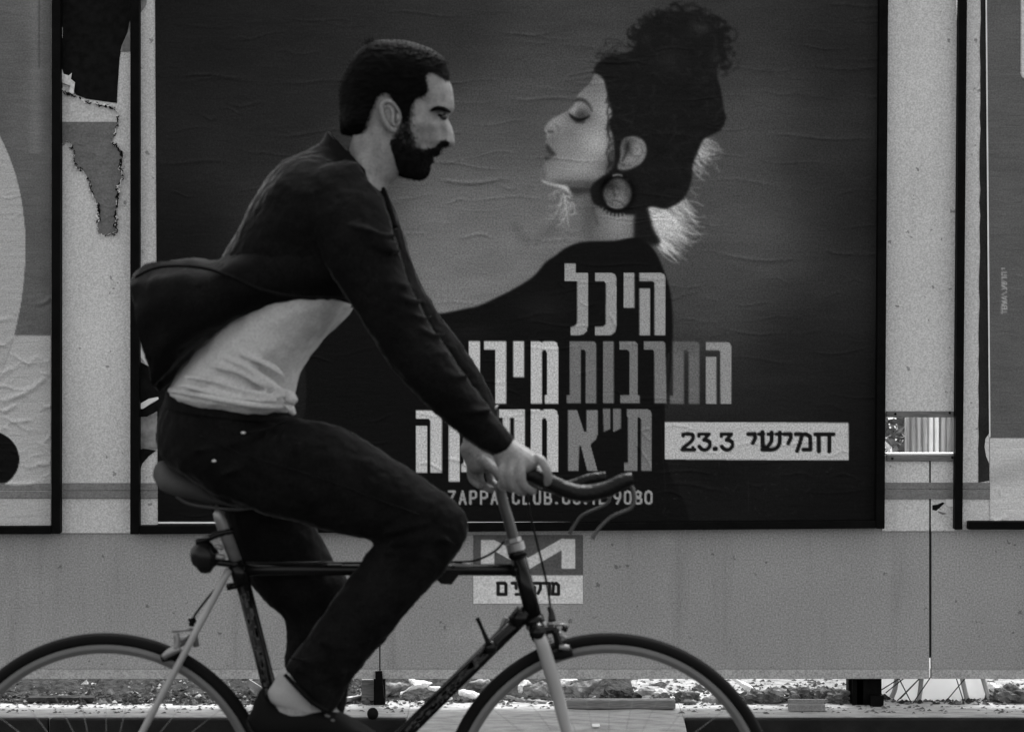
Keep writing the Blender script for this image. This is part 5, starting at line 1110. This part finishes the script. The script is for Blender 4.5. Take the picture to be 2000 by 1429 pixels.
obj('beard_bristle', (V, F), M['beard'], beard, kind='stuff')
V, F = [], []
strew(hairmask, 7000, .0004, 6, 5, .006)
obj('short_strands', (V, F), M['hair'], hair, kind='stuff')
lp_ = hc([(1028, 962), (1008, 966), (985, 966)]); obj('lips', ptube(lp_, [YB, YB-.008, YB-.016], [.004, .0045, .0015], n=8, sm=4), M['lips'], man, True)

# ------------------------------------------------------------------ clothes
jk = [(605, 292, 728, 352, .080, YB), (556, 314, 758, 395, .160, YB), (512, 366, 760, 455, .200, YB), (468, 446, 748, 530, .200, YB), (432, 515, 703, 592, .188, YB), (440, 560, 660, 600, .175, YB)]
cf = []
def fold(pts, Y, r0, m='jacket', nm='fold'):
    cf.append(ptube(pts, Y, [r0*.4]+[r0]*(len(pts)-2)+[r0*.4], n=8, sm=5))
# gathered creases at the elbow and shoulder front of the near sleeve, worked as soft ridges
for k_, (x, y) in enumerate([(742, 462), (750, 478), (756, 492), (775, 560), (795, 590), (812, 622), (838, 655)]):
    fold([(x+32, y-4), (x+8, y-2), (x-26, y-14), (x-60, y-22)], [YB-.19-.02, YB-.19-.050, YB-.19-.058, YB-.19-.05], .006)
for x, y in ((905, 735), (868, 690), (955, 800)): fold([(x+14, y-4), (x-14, y+2), (x-44, y+4), (x-66, y+16)], [YB-.225, YB-.25, YB-.256, YB-.25], .0052)
jacket = obj('jacket', join(loft(jk, 32, 6, 2.3), loft(near_s, 24, 6), loft(far_s, 24, 6), *cf), M['jacket'], man, True)
remesh(jacket, .0045, 5); displace(jacket, .06, .009, 2); displace(jacket, .018, .0045, 2)
collar = obj('collar', loft([(641, 257, 746, 366, .062, YB), (632, 275, 752, 384, .072, YB), (612, 297, 762, 402, .088, YB)], 36, 5, 2.1, cap=False), M['jacket'], jacket, True)
m_ = collar.modifiers.new('thick', 'SOLIDIFY'); m_.thickness = .006; m_.offset = 0
zipl = pt('jacket_front_edge', [(748, 368), (756, 395), (764, 420), (772, 445)], [YB-.03, YB-.05, YB-.07, YB-.09], [.005, .007, .007, .006], M['jacket'], sm_=4, parent=jacket)
tail_s = [(640, 430, 694, 594, .200, YB), (560, 455, 600, 600, .203, YB), (480, 480, 505, 624, .204, YB), (425, 508, 440, 655, .203, YB), (375, 506, 400, 676, .202, YB), (335, 510, 362, 708, .185, YB), (300, 517, 336, 740, .160, YB), (280, 527, 322, 754, .145, YB), (265, 537, 314, 764, .130, YB)]
V, F = loft(tail_s, 40, 7, 2.4, cap=False)
V = [Vector(v) for v in V]; nr_ = len(V)//40
for i_, v in enumerate(V):                     # loose cloth: folds that open towards the flying hem
    u_ = (i_//40)/(nr_-1); th = 2*math.pi*(i_ % 40)/40; g_ = max(0, u_-.15)
    ctr = sum((V[(i_//40)*40+q] for q in (0, 10, 20, 30)), Vector())/4; d_ = (v-ctr)
    if d_.length > 0: V[i_] = v+d_.normalized()*g_*(.010*math.sin(6*th+3*u_+.6)+.008*math.sin(11*th-5*u_+2)+.004*math.sin(17*th+9*u_))*(.35+.65*abs(math.sin(th)))
tail = obj('jacket_tail', (V, F), M['jacket'], jacket, True)
m_ = tail.modifiers.new('thick', 'SOLIDIFY'); m_.thickness = .004; m_.offset = -1
displace(tail, .06, .012, 2); displace(tail, .02, .005, 2)
obj('hem_ridge', join(ptube([(264, 541), (300, 524), (345, 519), (400, 524), (450, 540), (510, 565), (580, 580), (650, 582), (690, 592)], [YB-.1, YB-.14, YB-.17, YB-.19, YB-.2, YB-.205, YB-.205, YB-.205, YB-.2], .0035, n=8, sm=6)), M['jacket'], tail, True)
shirt_s = [(600, 540, 692, 597, .150, YB), (540, 560, 680, 612, .168, YB), (480, 590, 655, 640, .172, YB), (420, 640, 622, 672, .172, YB), (372, 700, 597, 706, .172, YB), (345, 735, 580, 745, .174, YB), (330, 762, 572, 796, .178, YB)]
cf = []
for pts in ([(355, 735), (420, 745), (490, 765), (560, 775)], [(400, 715), (450, 722), (500, 745), (560, 768)], [(440, 700), (490, 722), (540, 755), (565, 765)], [(345, 752), (400, 762), (470, 778), (550, 785)], [(470, 690), (530, 715), (560, 740)]):
    fold(pts, YB-.176, .0065)
shirt = obj('shirt', join(loft(shirt_s, 40, 7, 2.3), *cf), M['shirt'], man, True); remesh(shirt, .004, 5); displace(shirt, .08, .012, 1); displace(shirt, .035, .006, 1)
hem = obj('shirt_hem', join(ptube([(332, 762), (370, 768), (430, 780), (500, 791), (560, 793)], [YB-.10, YB-.165, YB-.18, YB-.178, YB-.15], [.005, .006, .0065, .0065, .007], n=10, sm=5),
                            loft([(556, 758, 562, 790, .02, YB-.15), (573, 765, 573, 792, .022, YB-.15), (579, 774, 578, 786, .012, YB-.15)], 14, 4), loft([(552, 786, 560, 796, .014, YB-.15), (572, 790, 562, 804, .018, YB-.15), (578, 806, 570, 810, .008, YB-.15)], 14, 4)), M['shirt'], shirt, True)
cf = []
for pts, yy, r0 in (([(752, 1066), (800, 1052), (850, 1050), (890, 1062)], -.172, .008), ([(740, 1048), (790, 1030), (840, 1020)], -.178, .007), ([(748, 1078), (800, 1080), (850, 1092)], -.170, .007), ([(560, 832), (530, 870), (480, 905), (430, 930)], -.176, .008),
                    ([(590, 850), (560, 900), (510, 950)], -.182, .007), ([(545, 828), (500, 850), (440, 870), (380, 880)], -.174, .006), ([(566, 1282), (620, 1292), (690, 1275)], -.160, .006), ([(575, 1304), (630, 1322), (680, 1310)], -.156, .006), ([(600, 1240), (660, 1262), (730, 1250)], -.163, .005), ([(640, 1340), (660, 1330), (676, 1318)], -.150, .006)):
    fold(pts, YB+yy, r0)
jeans = obj('jeans', join(loft(pelvis_s, 32, 5), loft(nth, 28, 5), loft(nsh, 28, 5), loft(fleg, 28, 5), *cf), M['jeans'], man, True)
remesh(jeans, .0048, 5); displace(jeans, .05, .008, 2); displace(jeans, .018, .004, 2)
pt('side_seam', [(390, 850), (480, 888), (600, 925), (720, 968), (820, 1005)], [YB-.168, YB-.190, YB-.194, YB-.190, YB-.182], .0014, M['jeans'], parent=jeans, sm_=6, n=6)
obj('waistband', loft([(327, 757, 575, 803, .160, YB), (322, 790, 580, 820, .168, YB)], 40, 3, 2.2, cap=False), M['jeans'], jeans, True)
for x, y in ((475, 845), (418, 900)): obj('rivet', ball(P(x, y, YB-.188), .0036, 10, 8, (1.3, .6, .8)), M['rivet'], jeans, True)
obj('trouser_hem', join(ptube([(556, 1316), (584, 1345), (612, 1372), (640, 1388)], YB-.155, [.004, .005, .005, .004], n=8, sm=4)), M['jeans'], jeans, True)
pt('pocket_edge', [(560, 822), (520, 838), (482, 846)], [YB-.16, YB-.178, YB-.186], .0025, M['jeans'], parent=jeans, sm_=4)
sock = obj('sock', loft([(640, 1312, 545, 1310, .034, YB-.11), (640, 1335, 533, 1334, .036, YB-.11), (640, 1350, 523, 1352, .038, YB-.11), (640, 1366, 531, 1372, .038, YB-.11), (645, 1384, 560, 1388, .036, YB-.11)], 24, 5), M['sock'], man, True)
shoe_s = [(512, 1345, 492, 1385, .020, YB-.11), (524, 1362, 482, 1410, .034, YB-.11), (552, 1378, 500, 1438, .042, YB-.11), (585, 1380, 545, 1446, .045, YB-.11), (625, 1375, 610, 1450, .047, YB-.11), (668, 1392, 665, 1452, .049, YB-.11), (710, 1416, 712, 1452, .046, YB-.11), (742, 1436, 742, 1452, .030, YB-.11)]
shoe = obj('shoe', loft(shoe_s, 24, 5, 2.3), M['shoe'], man, True)
obj('shoe_sole', loft([(486, 1398, 484, 1412, .030, YB-.11), (520, 1438, 516, 1450, .038, YB-.11), (600, 1446, 600, 1456, .042, YB-.11), (680, 1446, 680, 1457, .05, YB-.11), (746, 1446, 746, 1454, .032, YB-.11)], 20, 4, 3), M['sole'], shoe, True)
for i in range(2): pt('shoelace', [(636+i*12, 1396+i*9), (652+i*12, 1402+i*9)], [YB-.155, YB-.13], .0026, M['lace'], parent=shoe, n=8)
fy = YB+.11
shoe2 = obj('shoe', loft([(535, 1690, 518, 1725, .022, fy), (560, 1705, 512, 1762, .036, fy), (600, 1712, 580, 1772, .044, fy), (650, 1735, 648, 1778, .048, fy), (700, 1758, 700, 1778, .035, fy)], 22, 5, 2.3), M['shoe'], man, True)

# pebbles, crumbs and splinters strewn over the dirt under the hoarding, in three tones
for seed, mm, n in ((1, M['rubble'], 1500), (2, M['soil_dark'], 1800), (3, M['concrete'], 260)):
    r = np.random.default_rng(seed+40); V, F = [], []
    for _ in range(n):
        px = r.uniform(-60, 720) if r.random() < .6 else r.uniform(720, 2060); Y = 7.13+r.beta(1.2, 2.2)*.4; sx = r.uniform(.002, .009)*(1 if r.random() < .93 else 2); z0 = .150+(Y-7.13)*.11*(px < 700)
        c = np.array([X(px, Y), Y, z0]); k = len(V); a = r.uniform(0, 6.3); ca, sa = math.cos(a), math.sin(a)
        for q in ((1, 0, 0), (0, 1, 0), (-1, 0, 0), (0, -1, 0), (0, 0, 1), (0, 0, -.4)):
            q = np.array(q)*r.uniform(.5, 1.2)*np.array([sx*1.5, sx, sx*.8]); V.append(c+np.array([q[0]*ca-q[1]*sa, q[0]*sa+q[1]*ca, q[2]]))
        F += [(k, k+1, k+4), (k+1, k+2, k+4), (k+2, k+3, k+4), (k+3, k, k+4), (k+1, k, k+5), (k+2, k+1, k+5), (k+3, k+2, k+5), (k, k+3, k+5)]
    obj('pebbles', (V, F), mm, kind='stuff')
o = obj('dark_plank', box(X(55, 7.16), X(185, 7.16), 7.15, 7.19, .152, .166), M['soil_dark'], label='charred dark plank lying in the dirt inside the rear wheel arc', cat='plank'); bevel(o, .002)
o = obj('grey_board', prism([(486, 1326), (512, 1342), (535, 1356), (520, 1372), (500, 1352), (480, 1336)], 7.12, .01), M['grey_scrap'], label='grey board corner leaning behind the rear tyre beside the shoe', cat='board')

# peeled scrap of bill paper by the seam, and a few larger litter pieces on the kerb line
pp = empty('peeled_bill', P(1840, 990, YW), label='small peeled scrap of bill paper right of the panel seam below the rail', cat='paper scrap')
k3 = lambda pts: [(1680+x/3.969, 700+y/3.969) for x, y in pts]
obj('pale_corner', prism(k3([(662, 1085), (725, 1085), (725, 1148), (680, 1146), (668, 1125)]), YW-.0085, .0015), M['white_scrap'], pp)
obj('dark_tear', prism(k3([(560, 1135), (600, 1130), (640, 1112), (655, 1120), (612, 1160), (590, 1178), (560, 1172)]), YW-.0075, .001), M['paper_dark'], pp)
obj('grey_tear', prism(k3([(600, 1180), (640, 1190), (672, 1200), (640, 1210), (612, 1196)]), YW-.0078, .001), M['grey_scrap'], pp)
rq = np.random.default_rng(77)
for i, (x, y, l) in enumerate(((1392, 1366, 'curled grey litter inside the front wheel near its rear edge'), (1345, 1372, 'pale curled litter behind the front tyre above the kerb'), (1455, 1376, 'flat grey litter piece on the kerb right of the front tyre'), (1520, 1350, 'pale litter piece on top of rubble above the metal channel'),
                               (1622, 1372, 'small pale litter piece between metal channel and black post'), (860, 1366, 'crumpled grey litter left of the front wheel'), (1262, 1350, 'pale litter piece resting at the far side of the batten'), (1985, 1372, 'flat litter piece at the right edge on the kerb'))):
    q = [(x+rq.uniform(.6, 1)*24*math.cos(t), y+rq.uniform(.5, 1)*9*math.sin(t)) for t in np.linspace(0, 5.6, 7)]
    fan('litter_piece', q, 7.14+.02*(i % 3), .4, M[('grey_scrap', 'strap', 'white_scrap')[i % 3]], l, 'litter', 'litter on the kerb line')['kind'] = 'thing'
